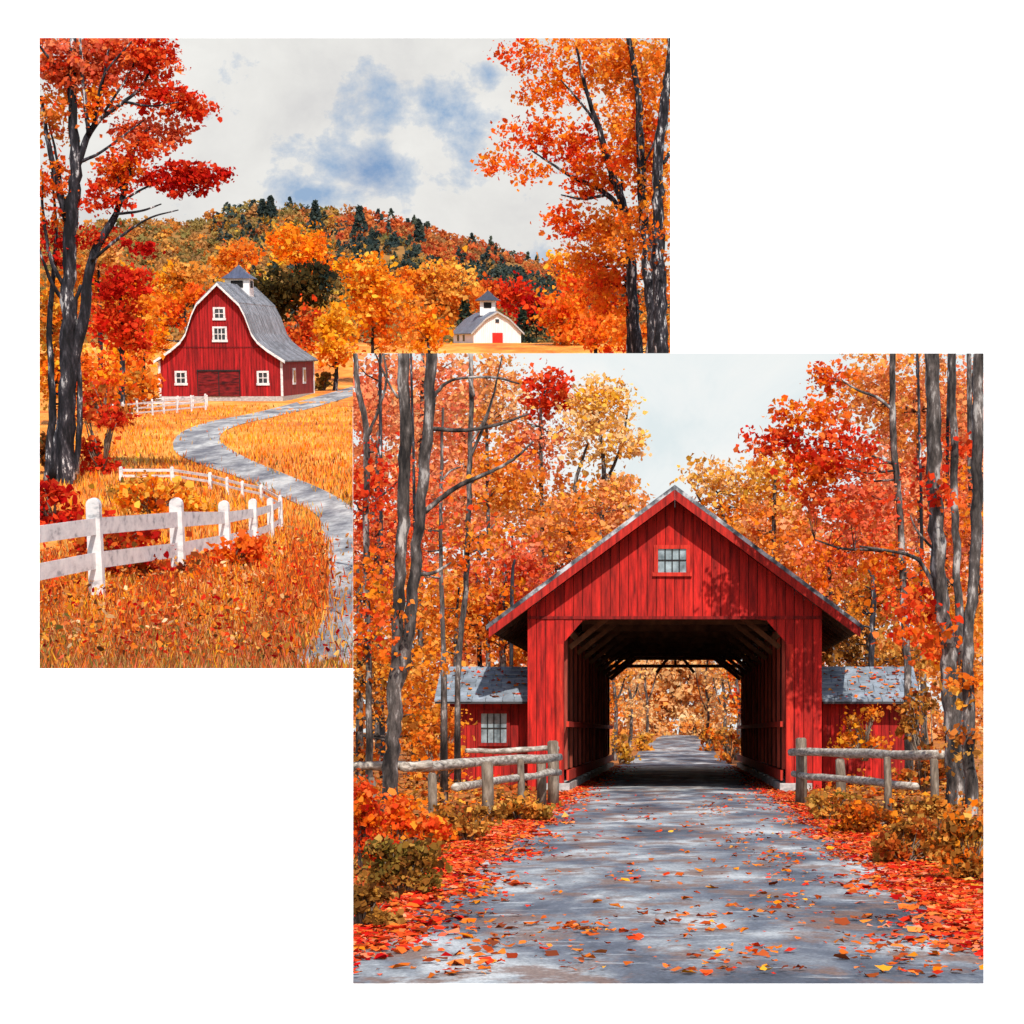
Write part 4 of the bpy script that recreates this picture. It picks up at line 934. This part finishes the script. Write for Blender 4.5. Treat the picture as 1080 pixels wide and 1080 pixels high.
Y4 = [ghit(p[0], p[2], 'L').y for p in F4]
board_fence('thin white two-rail fence at the foot of the red barn wall', F4, [[(p[0], p[1]+dz, 1.5, Y) for p, Y in zip(F4, Y4)] for dz in (2, 7)], 'L', 'L', 'white farm fences')

# ------------------------------------------------------------------ big trees framing the farm
tree('maple_tree', 'tall red maple with dark mottled trunks at the left edge of the farm scene', 'tree', None, 84, 'L',
     [[(69, 512, 21), (71, 450, 19), (72, 370, 17), (72, 305, 15), (75, 224, 14), (80, 176, 12), (76, 111, 9), (77, 34, 7)],
      [(58, 505, 14), (68, 430, 13), (88, 330, 12), (95, 276, 10), (121, 224, 7), (134, 182, 5), (142, 150, 3), (156, 132, 1.6)],
      [(72, 232, 10), (60, 196, 7), (48, 145, 5), (40, 100, 4)], [(79, 178, 8), (98, 132, 6), (128, 108, 4), (150, 86, 3), (165, 40, 2)],
      [(94, 142, 5), (89, 95, 4), (85, 36, 3)], [(97, 136, 4), (107, 90, 3), (114, 50, 2)], [(110, 118, 3), (132, 80, 2.4), (150, 36, 1.6)], [(130, 107, 3), (160, 112, 2), (190, 108, 1.2)], [(128, 200, 3), (120, 182, 2), (104, 168, 1.4)], [(82, 172, 4), (106, 160, 3), (132, 140, 2), (150, 126, 1.2)], [(50, 508, 9), (54, 430, 8), (50, 340, 6), (56, 250, 4), (50, 180, 2)], [(66, 300, 5), (52, 270, 4), (44, 220, 3), (43, 180, 2)], [(80, 500, 7), (84, 420, 6), (78, 330, 5), (84, 300, 3)], [(120, 226, 3), (146, 222, 2.4), (166, 214, 1.4)], [(66, 220, 5), (58, 170, 3), (44, 120, 2)],
      [(125, 215, 3), (145, 200, 2.4), (160, 192, 1.5)], [(96, 275, 4), (130, 248, 3), (160, 230, 2), (190, 222, 1.2)], [(70, 320, 5), (58, 300, 4), (46, 260, 2)],
      [(74, 80, 4), (58, 66, 3), (42, 44, 2)], [(100, 126, 3), (110, 80, 2.4), (140, 44, 1.6)]],
     [(60, 66, 30, 34, 1100, ['salmon', 'redorange']), (95, 66, 34, 34, 1500, ['redorange', 'salmon', 'salmon']), (100, 110, 26, 20, 400, ['orange', 'redorange']), (130, 62, 40, 30, 1300, ['redorange', 'salmon']), (165, 60, 30, 24, 700, ['redorange', 'red']), (175, 105, 36, 18, 700, ['red', 'redorange']),
      (205, 117, 28, 9, 260, ['redorange', 'red']), (160, 138, 44, 15, 800, ['salmon', 'redorange']), (190, 190, 42, 17, 1000, ['crimson', 'red']), (222, 184, 22, 9, 300, ['crimson', 'red']), (125, 178, 30, 20, 560, ['redorange', 'red', 'orange']),
      (112, 205, 30, 16, 400, ['redorange', 'red']), (150, 155, 26, 14, 300, ['redorange']), (55, 120, 24, 40, 500, ['orange', 'amber', 'redorange']), (55, 205, 20, 40, 420, ['orange', 'redorange']), (60, 260, 26, 26, 400, ['crimson', 'red']), (105, 250, 28, 12, 180, ['red', 'redorange']), (150, 260, 18, 10, 120, ['crimson'])],
     2.8, 'dark_bark', clip='LN', dens=1.45, seed=5, depth=.6, limbs=False, tight=.85, back=.35)
tree('oak_tree', 'tall orange tree at the upper right with a leaning dark limb', 'tree', None, 196, 'L',
     [[(672, 380, 12), (668, 320, 11), (664, 262, 10), (658, 218, 9), (645, 182, 8), (632, 137, 6), (618, 95, 4), (608, 50, 2.6)],
      [(656, 222, 7), (636, 202, 5), (603, 186, 4), (578, 170, 2.4), (560, 158, 1.4)], [(640, 205, 4), (615, 210, 2.6), (592, 206, 1.4)], [(630, 132, 3.4), (612, 108, 2.4), (592, 86, 1.4)], [(655, 215, 4), (656, 185, 3), (655, 160, 2)], [(645, 182, 3), (635, 160, 2), (630, 120, 1.6)]],
     [(560, 60, 32, 24, 420, ['orange', 'redorange']), (585, 95, 36, 24, 560, ['orange']), (620, 60, 44, 30, 1200, ['orange', 'amber']), (560, 142, 34, 18, 420, ['orange', 'redorange']), (530, 172, 30, 9, 210, ['orange', 'redorange']), (600, 150, 34, 22, 700, ['redorange', 'orange', 'red']),
      (625, 185, 34, 24, 800, ['orange', 'redorange']), (600, 225, 26, 12, 230, ['redorange', 'orange']), (605, 240, 34, 12, 330, ['orange', 'redorange']), (640, 240, 34, 22, 600, ['orange', 'amber']), (655, 120, 26, 40, 600, ['orange', 'amber']), (560, 180, 20, 12, 140, ['orange'])], 2.6, 'dark_bark', clip='L', dens=1.4, seed=6, depth=.6, limbs=False, back=.35)
tree('oak_tree', 'straight dark trunk in orange leaves second from the right edge of the farm scene', 'tree', None, 188, 'L',
     [[(688, 380, 13), (686, 320, 12), (682, 257, 11), (677, 192, 10), (673, 105, 7), (662, 34, 5)], [(676, 180, 3), (690, 150, 2), (698, 120, 1.4)]],
     [(665, 70, 36, 34, 1200, ['orange', 'amber']), (675, 160, 34, 44, 1300, ['orange', 'redorange']), (690, 110, 26, 44, 1000, ['orange', 'amber']), (692, 200, 24, 50, 900, ['orange', 'amber']), (668, 250, 34, 34, 700, ['orange', 'amber'])], 2.6, 'dark_bark', clip='L', dens=1.4, seed=7, depth=.6, limbs=False, back=.6)
tree('oak_tree', 'mottled grey trunk at the right edge of the farm scene', 'tree', None, 180, 'L',
     [[(698, 380, 15), (696, 322, 14), (694, 250, 13), (694, 192, 12), (699, 121, 10), (705, 79, 9), (709, 34, 8)], [(700, 172, 4), (707, 160, 4), (715, 150, 3)]],
     [(697, 60, 22, 30, 420, ['orange', 'amber']), (700, 240, 16, 50, 300, ['orange', 'rust'])], 2.6, 'dark_bark', clip='L', dens=1.4, seed=8, limbs=False, back=.9)
tree('oak_tree', 'short thick dark trunk among orange leaves left of the straight dark trunk', 'tree', None, 200, 'L',
     [[(666, 382, 12), (665, 320, 11), (665, 285, 10), (663, 258, 7)]],
     [(640, 300, 36, 34, 1200, ['orange', 'redorange']), (690, 300, 26, 30, 500, ['orange', 'amber']), (625, 270, 26, 20, 420, ['orange', 'amber'])], 2.6, 'dark_bark', clip='L', dens=1.4, seed=9)
# ------------------------------------------------------------------ middle distance
MG = 'autumn trees round the barns'
MT = [ # label, px, base py, Y, clumps, name
 ('round bright orange tree on the hill foot above the cupola', 312, 330, 330, [(310, 258, 34, 24, 1000, ['orange', 'gold']), (330, 275, 26, 20, 420, ['orange'])]),
 ('small orange tree left of the cupola', 250, 330, 300, [(252, 268, 22, 14, 420, ['orange', 'amber']), (238, 280, 18, 12, 260, ['amber', 'gold'])]),
 ('broad dark olive evergreen directly behind the barn roof', 312, 400, 255, [(300, 306, 44, 24, 1700, ['darkolive']), (330, 300, 24, 26, 700, ['darkolive', 'evergreen']), (285, 320, 24, 20, 500, ['darkolive'])]),
 ('rust-red tree between the barn roof and the bright yellow tree', 322, 400, 248, [(322, 345, 24, 24, 800, ['redorange', 'rust']), (312, 372, 20, 16, 360, ['rust', 'orange'])]),
 ('bright yellow oval tree right of the red barn', 354, 408, 235, [(354, 345, 20, 24, 900, ['gold']), (352, 372, 18, 16, 420, ['gold', 'orange'])]),
 ('large orange tree with a spreading crown right of the yellow one', 392, 400, 262, [(384, 288, 30, 20, 800, ['gold', 'orange']), (396, 315, 36, 26, 1200, ['orange', 'gold']), (400, 345, 36, 22, 700, ['orange', 'amber'])]),
 ('small golden tree at the left of the white barn', 452, 385, 290, [(452, 345, 18, 20, 520, ['gold', 'orange']), (440, 362, 20, 12, 260, ['gold', 'amber'])]),
 ('wide golden tree behind the left of the white barn', 460, 370, 395, [(440, 300, 26, 16, 560, ['amber', 'orange']), (470, 296, 34, 18, 800, ['amber', 'yellow']), (490, 318, 26, 18, 560, ['orange', 'amber']), (455, 325, 36, 18, 700, ['ochre', 'amber'])]),
 ('red maple behind the cupola of the white barn', 545, 368, 402, [(540, 312, 28, 16, 700, ['redorange', 'red']), (560, 326, 22, 14, 420, ['red', 'crimson']), (512, 305, 14, 10, 200, ['rust', 'redorange'])]),
 ('bushy orange tree to the right of the white barn', 590, 372, 350, [(592, 330, 28, 24, 900, ['orange', 'redorange']), (610, 350, 30, 18, 700, ['orange', 'amber'])]),
 ('orange-red tree below the leaning limb at the right', 628, 372, 300, [(618, 300, 30, 24, 900, ['redorange', 'orange']), (640, 345, 30, 26, 900, ['orange', 'redorange']), (600, 280, 20, 16, 300, ['orange', 'gold'])]),
 ('golden tree at the foot of the right-edge trunks', 668, 374, 260, [(664, 345, 30, 22, 800, ['amber', 'orange']), (700, 350, 18, 24, 400, ['orange', 'ochre'])]),
 ('red-orange tree touching the left slope of the barn roof', 196, 420, 235, [(205, 312, 16, 10, 300, ['redorange', 'orange']), (185, 330, 24, 18, 560, ['redorange', 'orange']), (158, 352, 20, 22, 560, ['orange', 'gold'])]),
 ('golden-brown tree standing beyond the left of the barn', 205, 400, 270, [(200, 295, 24, 16, 560, ['amber', 'ochre']), (180, 300, 20, 20, 480, ['orange', 'gold'])]),
 ('yellow and red tree left of the barn behind the corral', 150, 430, 180, [(140, 330, 34, 26, 1100, ['gold', 'orange', 'amber']), (120, 300, 30, 22, 800, ['orange', 'gold']), (136, 378, 24, 26, 700, ['orange', 'gold', 'redorange'])]),
 ('scarlet maple crown right of the mottled trunks', 128, 450, 150, [(130, 300, 30, 18, 700, ['red', 'crimson']), (120, 340, 30, 26, 800, ['red', 'redorange']), (143, 352, 16, 16, 260, ['red', 'redorange'])]),
 ('orange and ochre tree at the left edge behind the mottled trunks', 55, 480, 130, [(58, 330, 26, 34, 900, ['orange', 'ochre', 'gold']), (60, 390, 26, 40, 900, ['orange', 'gold']), (100, 400, 30, 40, 900, ['orange', 'redorange', 'gold'])]),
 ('amber tree filling the gap between the trunks and the corral', 105, 455, 160, [(100, 270, 30, 20, 500, ['amber', 'ochre', 'peach']), (95, 310, 30, 30, 800, ['orange', 'amber']), (140, 410, 30, 22, 600, ['ochre', 'orange']), (105, 440, 26, 18, 400, ['redorange', 'red'])]),
]
for i, (lb, px, pb, Y, cl) in enumerate(MT):
    kk = 240/Y; tops = min(c_[1] for c_ in cl)
    tree('autumn_tree', lb, 'tree', MG, Y, 'L', [[(px, pb, 5*kk), (px+1, (pb+tops)/2+10, 3.6*kk), (px-1, tops+14, 2*kk)]], cl, 2.7 if Y > 200 else 3.0, 'dark_bark', dens=1.3, clip='LN' if Y < 166 else 'L', seed=100+i, nv=6)
CG = 'dark conifers on the hill and field edge'
for i, (px, pt, pb, Y, lb) in enumerate(((491, 313, 350, 392, 'dark conifer at the left shoulder of the white barn'), (552, 325, 362, 396, 'dark conifer right of the white barn roof'), (566, 318, 362, 400, 'taller dark conifer between the white barn and the orange trees'),
        (286, 207, 228, 540, 'dark spruce standing highest on the hill crest'), (277, 211, 228, 540, 'short dark spruce beside the highest spruce on the crest'), (333, 212, 240, 500, 'tall dark spruce on the crest right of the round orange tree'), (380, 218, 244, 520, 'dark spruce on the crest near the hill middle'), (442, 232, 254, 510, 'dark spruce on the right slope of the crest'))):
    b = at(px, pb, Y, 'L'); k = Y/F; t = at(px, pt, Y, 'L'); root = thing('conifer_tree', b, 'L', lb, 'tree', CG); h = t.z-b.z
    m = MB(); m.tube([b-Vector((0, 0, h*.1)), b+Vector((0, 0, h*.9))], [.9*k, .3*k], 6); m.build('trunk', 'dark_bark', root, 'L', None, 'L', True)
    n = 340; z = rng.random(n)**.8; ang = rng.uniform(0, 6.283, n); rad = (1-z)*h*.32*rng.uniform(.3, 1.1, n)+.2
    P = np.stack([b.x+np.cos(ang)*rad, b.y+np.sin(ang)*rad, b.z+h*(.06+.94*z)-rad*.25], 1)
    leaves('crown', P, 2.0*k*rng.uniform(.6, 1.2, n), pal_cols('bluegreen' if Y > 450 else 'evergreen', n), 'leaf', root, root['_b'], 'L', 5, 0, 'L', 1.6)  # crest trees take the haze-greyed colours
# woods on the hill: one mass
P, Cc, Sz = [], [], []
for i in range(3000):
    px = rng.uniform(25, 715); t = rng.random()*1.02; p = hill_pt(px, min(1., t)); y0 = ridge(px); k = p.y/F
    up = t
    if px > 355:
        cut = .80+.07*math.sin(px*.05)
        pal = [['hillred', 'hilltan'], ['hillred']][rng.integers(0, 2)] if t > cut else (['bluegreen'] if t > .46 and rng.random() < .8 else ['hilltan', 'hillolive'])
        if t > cut and rng.random() < .16: pal = ['bluegreen']
    elif px > 225: pal = [['hillolive'], ['hillolive', 'ochre'], ['hillred', 'hilltan'], ['bluegreen'], ['hillolive', 'gold'], ['hilltan']][rng.integers(0, 6)]
    else: pal = [['hilltan'], ['hilltan', 'hillolive'], ['hilltan', 'amber'], ['hillolive']][rng.integers(0, 4)]
    con = pal == ['bluegreen'] and rng.random() < .7
    n = 40; r = rng.uniform(4.5, 8)*k
    if con:
        z = rng.random(n)**.8; an = rng.uniform(0, 6.283, n); rad = (1-z)*r*.8; q_ = np.stack([p.x+np.cos(an)*rad, p.y+np.sin(an)*rad, p.z+r*2.0*z], 1)
    else:
        g = rng.normal(size=(n, 3)); g /= np.linalg.norm(g, axis=1)[:, None]; g *= rng.random((n, 1))**.35*r; g[:, 2] = g[:, 2]*.8+r*.6; q_ = g+np.array(p)
    one = pal_cols(pal, 1, .15); P.append(q_); Cc.append(one*.7+pal_cols(pal, n, .12)*.3); Sz.append(np.full(n, 2.3*k))
P = np.vstack(P); Cc = np.vstack(Cc); Sz = np.concatenate(Sz)*rng.uniform(.5, 1.2, len(P))
tag(leaves('hill_forest', P, Sz, Cc, 'leaf', None, tuple(at(370, 366, 420, 'L')), 'L', 5, 0, 'L'), 'mixed autumn woods covering the hill behind the farm', 'forest', kind='stuff')

# ------------------------------------------------------------------ shrubs of the farm
FS = 'autumn shrubs round the farm fences'
LS = [('scarlet shrub at the left edge below the mottled trunks', 58, 560, 30, 34, 900, ['crimson', 'red'], 4.5), ('red bush right of the mottled trunks', 108, 500, 22, 34, 700, ['red', 'crimson', 'redorange'], 3.6),
      ('dark red shrub behind the first post of the big white fence', 118, 590, 40, 30, 1000, ['crimson', 'rust', 'red'], 4.6), ('orange bush behind the second bay of the big white fence', 165, 545, 32, 26, 900, ['orange', 'gold', 'rust'], 4.0),
      ('golden bush between the low white fence and the big white fence', 212, 552, 30, 15, 800, ['gold', 'orange', 'ochre'], 3.6), ('rust-brown shrub under the rails of the big white fence', 145, 612, 44, 20, 900, ['rust', 'brown', 'crimson'], 4.4),
      ('ochre bush at the foot of the low white fence', 150, 524, 30, 7, 500, ['ochre', 'gold', 'olive'], 3.2), ('olive bush behind the corral fence beside the barn', 140, 430, 26, 12, 420, ['olive', 'ochre'], 2.6),
      ('red and orange bush between the mottled trunks and the corral', 112, 450, 22, 24, 600, ['redorange', 'red', 'ochre'], 3.2), ('dark bush at the left edge at the trunk feet', 50, 500, 16, 34, 500, ['darkolive', 'rust', 'ochre'], 3.6),
      ('orange shrub under the far end of the big white fence', 245, 600, 30, 18, 700, ['redorange', 'orange'], 4.0),
      ('brown bush beside the lane at the right barn corner', 340, 412, 10, 8, 200, ['ochre', 'brown', 'olive'], 2.4)]
for lb, px, py, rx, ry, n, pa, lp in LS:
    g = ghit(px, py, 'L'); shrub('shrub', lb, px, py, rx, ry, n, pa, 'L', lp, 'LN' if g.y < 166 else 'L', group=FS)

# ------------------------------------------------------------------ tall grass and tufts
def in_poly(x, y, poly):
    c_ = False; j = len(poly)-1
    for i in range(len(poly)):
        (xi, yi), (xj, yj) = poly[i], poly[j]
        if (yi > y) != (yj > y) and x < (xj-xi)*(y-yi)/(yj-yi)+xi: c_ = not c_
        j = i
    return c_
YTAB = np.geomspace(23, 420, 400)
def blades(name, label, n, region, hpx, wpx, pal_of, clip='LN'):
    V, cl = [], []
    tries = 0
    bb = region(None, None)
    while len(cl) < n and tries < n*6:
        tries += 1
        px = random.uniform(bb[0], bb[1]); py = bb[2]+(bb[3]-bb[2])*random.random()
        if not region(px, py) or (in_poly(px+random.gauss(0, 4+max(0, py-560)*.05), py+random.gauss(0, 1.2), lane_poly) and random.random() > (.05 if py > 610 else .01)): continue
        g = GH(px, py); k = g[1]/F; h = hpx(px, py)*k*random.uniform(.5, 1.25); w_ = wpx*k*random.uniform(.6, 1.4)
        a_ = random.uniform(0, 6.283); lx, ly = random.uniform(-.4, .4)*h, random.uniform(-.3, .3)*h
        dx, dy = math.cos(a_)*w_, math.sin(a_)*w_*.5
        x, y, z = g
        V += [(x-dx, y-dy, z-.03), (x+dx, y+dy, z-.03), (x+dx*.7+lx*.5, y+dy*.7+ly*.5, z+h*.6), (x+lx, y+ly, z+h)]
        cl.append(pal_of(px, py))
    n = len(cl); V = np.array(V); base = V.mean(0); V = V-base
    me = bpy.data.meshes.new(name); me.vertices.add(n*4); me.vertices.foreach_set('co', V.astype(np.float32).ravel())
    me.loops.add(n*4); me.loops.foreach_set('vertex_index', np.arange(n*4, dtype=np.int32)); me.polygons.add(n); me.polygons.foreach_set('loop_start', np.arange(0, n*4, 4, dtype=np.int32)); me.update(calc_edges=True)
    names = sorted(set(cl)); cols = np.zeros((n, 3)); arr = np.array(cl)
    for q_ in names: ix = np.where(arr == q_)[0]; cols[ix] = pal_cols(q_, len(ix), .16)
    at_ = me.attributes.new('Col', 'FLOAT_COLOR', 'FACE'); at_.data.foreach_set('color', np.concatenate([cols, np.ones((n, 1))], 1).astype(np.float32).ravel())
    o = finish(me, name, 'blade', None, 'L', tuple(base), clip, cap=False); return tag(o, label, 'grass', kind='stuff')
_c = {}
def GH(px, py):
    """ground under a spot, read from a coarse table of depths per row"""
    kx, ky = int(px//24), round(py)
    if (kx, ky) not in _c: _c[(kx, ky)] = ghit(kx*24+12, ky, 'L').y
    Y = _c[(kx, ky)]*random.uniform(.99, 1.01); p = at(px, py, Y, 'L'); return (p.x, Y, zl(p.x, Y))
def reg_near(px, py):
    if px is None: return (36, 378, 560, 735)
    return py > 575+.12*abs(px-150)-(30 if px > 250 else 0)
def pal_near(px, py):
    r = random.random(); t = math.sin(px*.045+py*.02)+math.sin(px*.11-py*.05+2)*.6
    if py > 668+10*math.sin(px*.06) and r < .7: return random.choice(['moss', 'russet', 'olive', 'salmon', 'straw', 'russet'])
    if r < .2: return random.choice(['brown', 'russet', 'moss', 'crimson'])
    if t > .5: return random.choice(['redorange', 'orange', 'russet', 'rust', 'russet'])
    if t > -.3: return random.choice(['orange', 'straw', 'rust', 'russet', 'amber'])
    return random.choice(['straw', 'ochre', 'orange', 'rust', 'gold'])
blades('tall_grass', 'tall orange and red grass in front of the white board fence', 30000, reg_near, lambda x, y: 8+(y-560)*.07, .9, pal_near)
def reg_mid(px, py):
    if px is None: return (60, 372, 428, 582)
    return True
blades('field_grass', 'short golden grass on the meadow either side of the lane', 16000, reg_mid, lambda x, y: 3.2+(y-428)*.045, .8, lambda x, y: random.choice(['gold', 'straw', 'amber', 'amber', 'ochre', 'orange'] + (['russet', 'rust', 'moss'] if y > 480 else [])))

P, cl = [], []
while len(cl) < 9000:
    px, py = random.uniform(40, 373), random.uniform(545, 712)
    if not reg_near(px, py) or (in_poly(px+random.gauss(0, 6), py, lane_poly) and random.random() > .16): continue
    g = GH(px, py); P.append((g[0], g[1], g[2]+random.random()**1.4*.42))
    r = random.random(); cl.append(random.choice(['brown', 'russet', 'crimson']) if r < .28 else random.choice(['pale', 'straw']) if r < .40 else random.choice(['redorange', 'orange', 'rust', 'amber', pal_near(px, py)]))
P = np.array(P); arr = np.array(cl); cols = np.zeros((len(cl), 3))
for q_ in sorted(set(cl)): ix = np.where(arr == q_)[0]; cols[ix] = pal_cols(q_, len(ix), .16)
tag(leaves('meadow_weeds', P, .021*(.4+rng.random(len(P))**1.8*1.6), cols, 'leaf', None, tuple(P.mean(0)), 'L', 6, 0, 'LN', 1.9), 'russet weeds and blown leaves among the grass in front of the fence', 'weeds', kind='stuff')
# leaves lying on the shed roofs
P = []
for _ in range(190):
    px = random.choice([random.uniform(466, 552), random.uniform(872, 962), random.uniform(900, 962)]); t = random.random()
    y0, y1, k = 53.8, 55.6, 54.3/F; z0, z1 = 37*k-.12, 68*55.6/F
    P.append(((px-CX)*k, y0+(y1-y0)*t, z0+(z1-z0)*t+.055))
P = np.array(P); tag(leaves('fallen_leaves', P, .06*(.5+rng.random(len(P))), pal_cols(['rust', 'orange', 'redorange'], len(P), .15), 'litter', None, (0, 54, 1), 'R', 6, .75, 'R'), 'few rust leaves lying on the two grey shed roofs', 'leaves', kind='stuff')
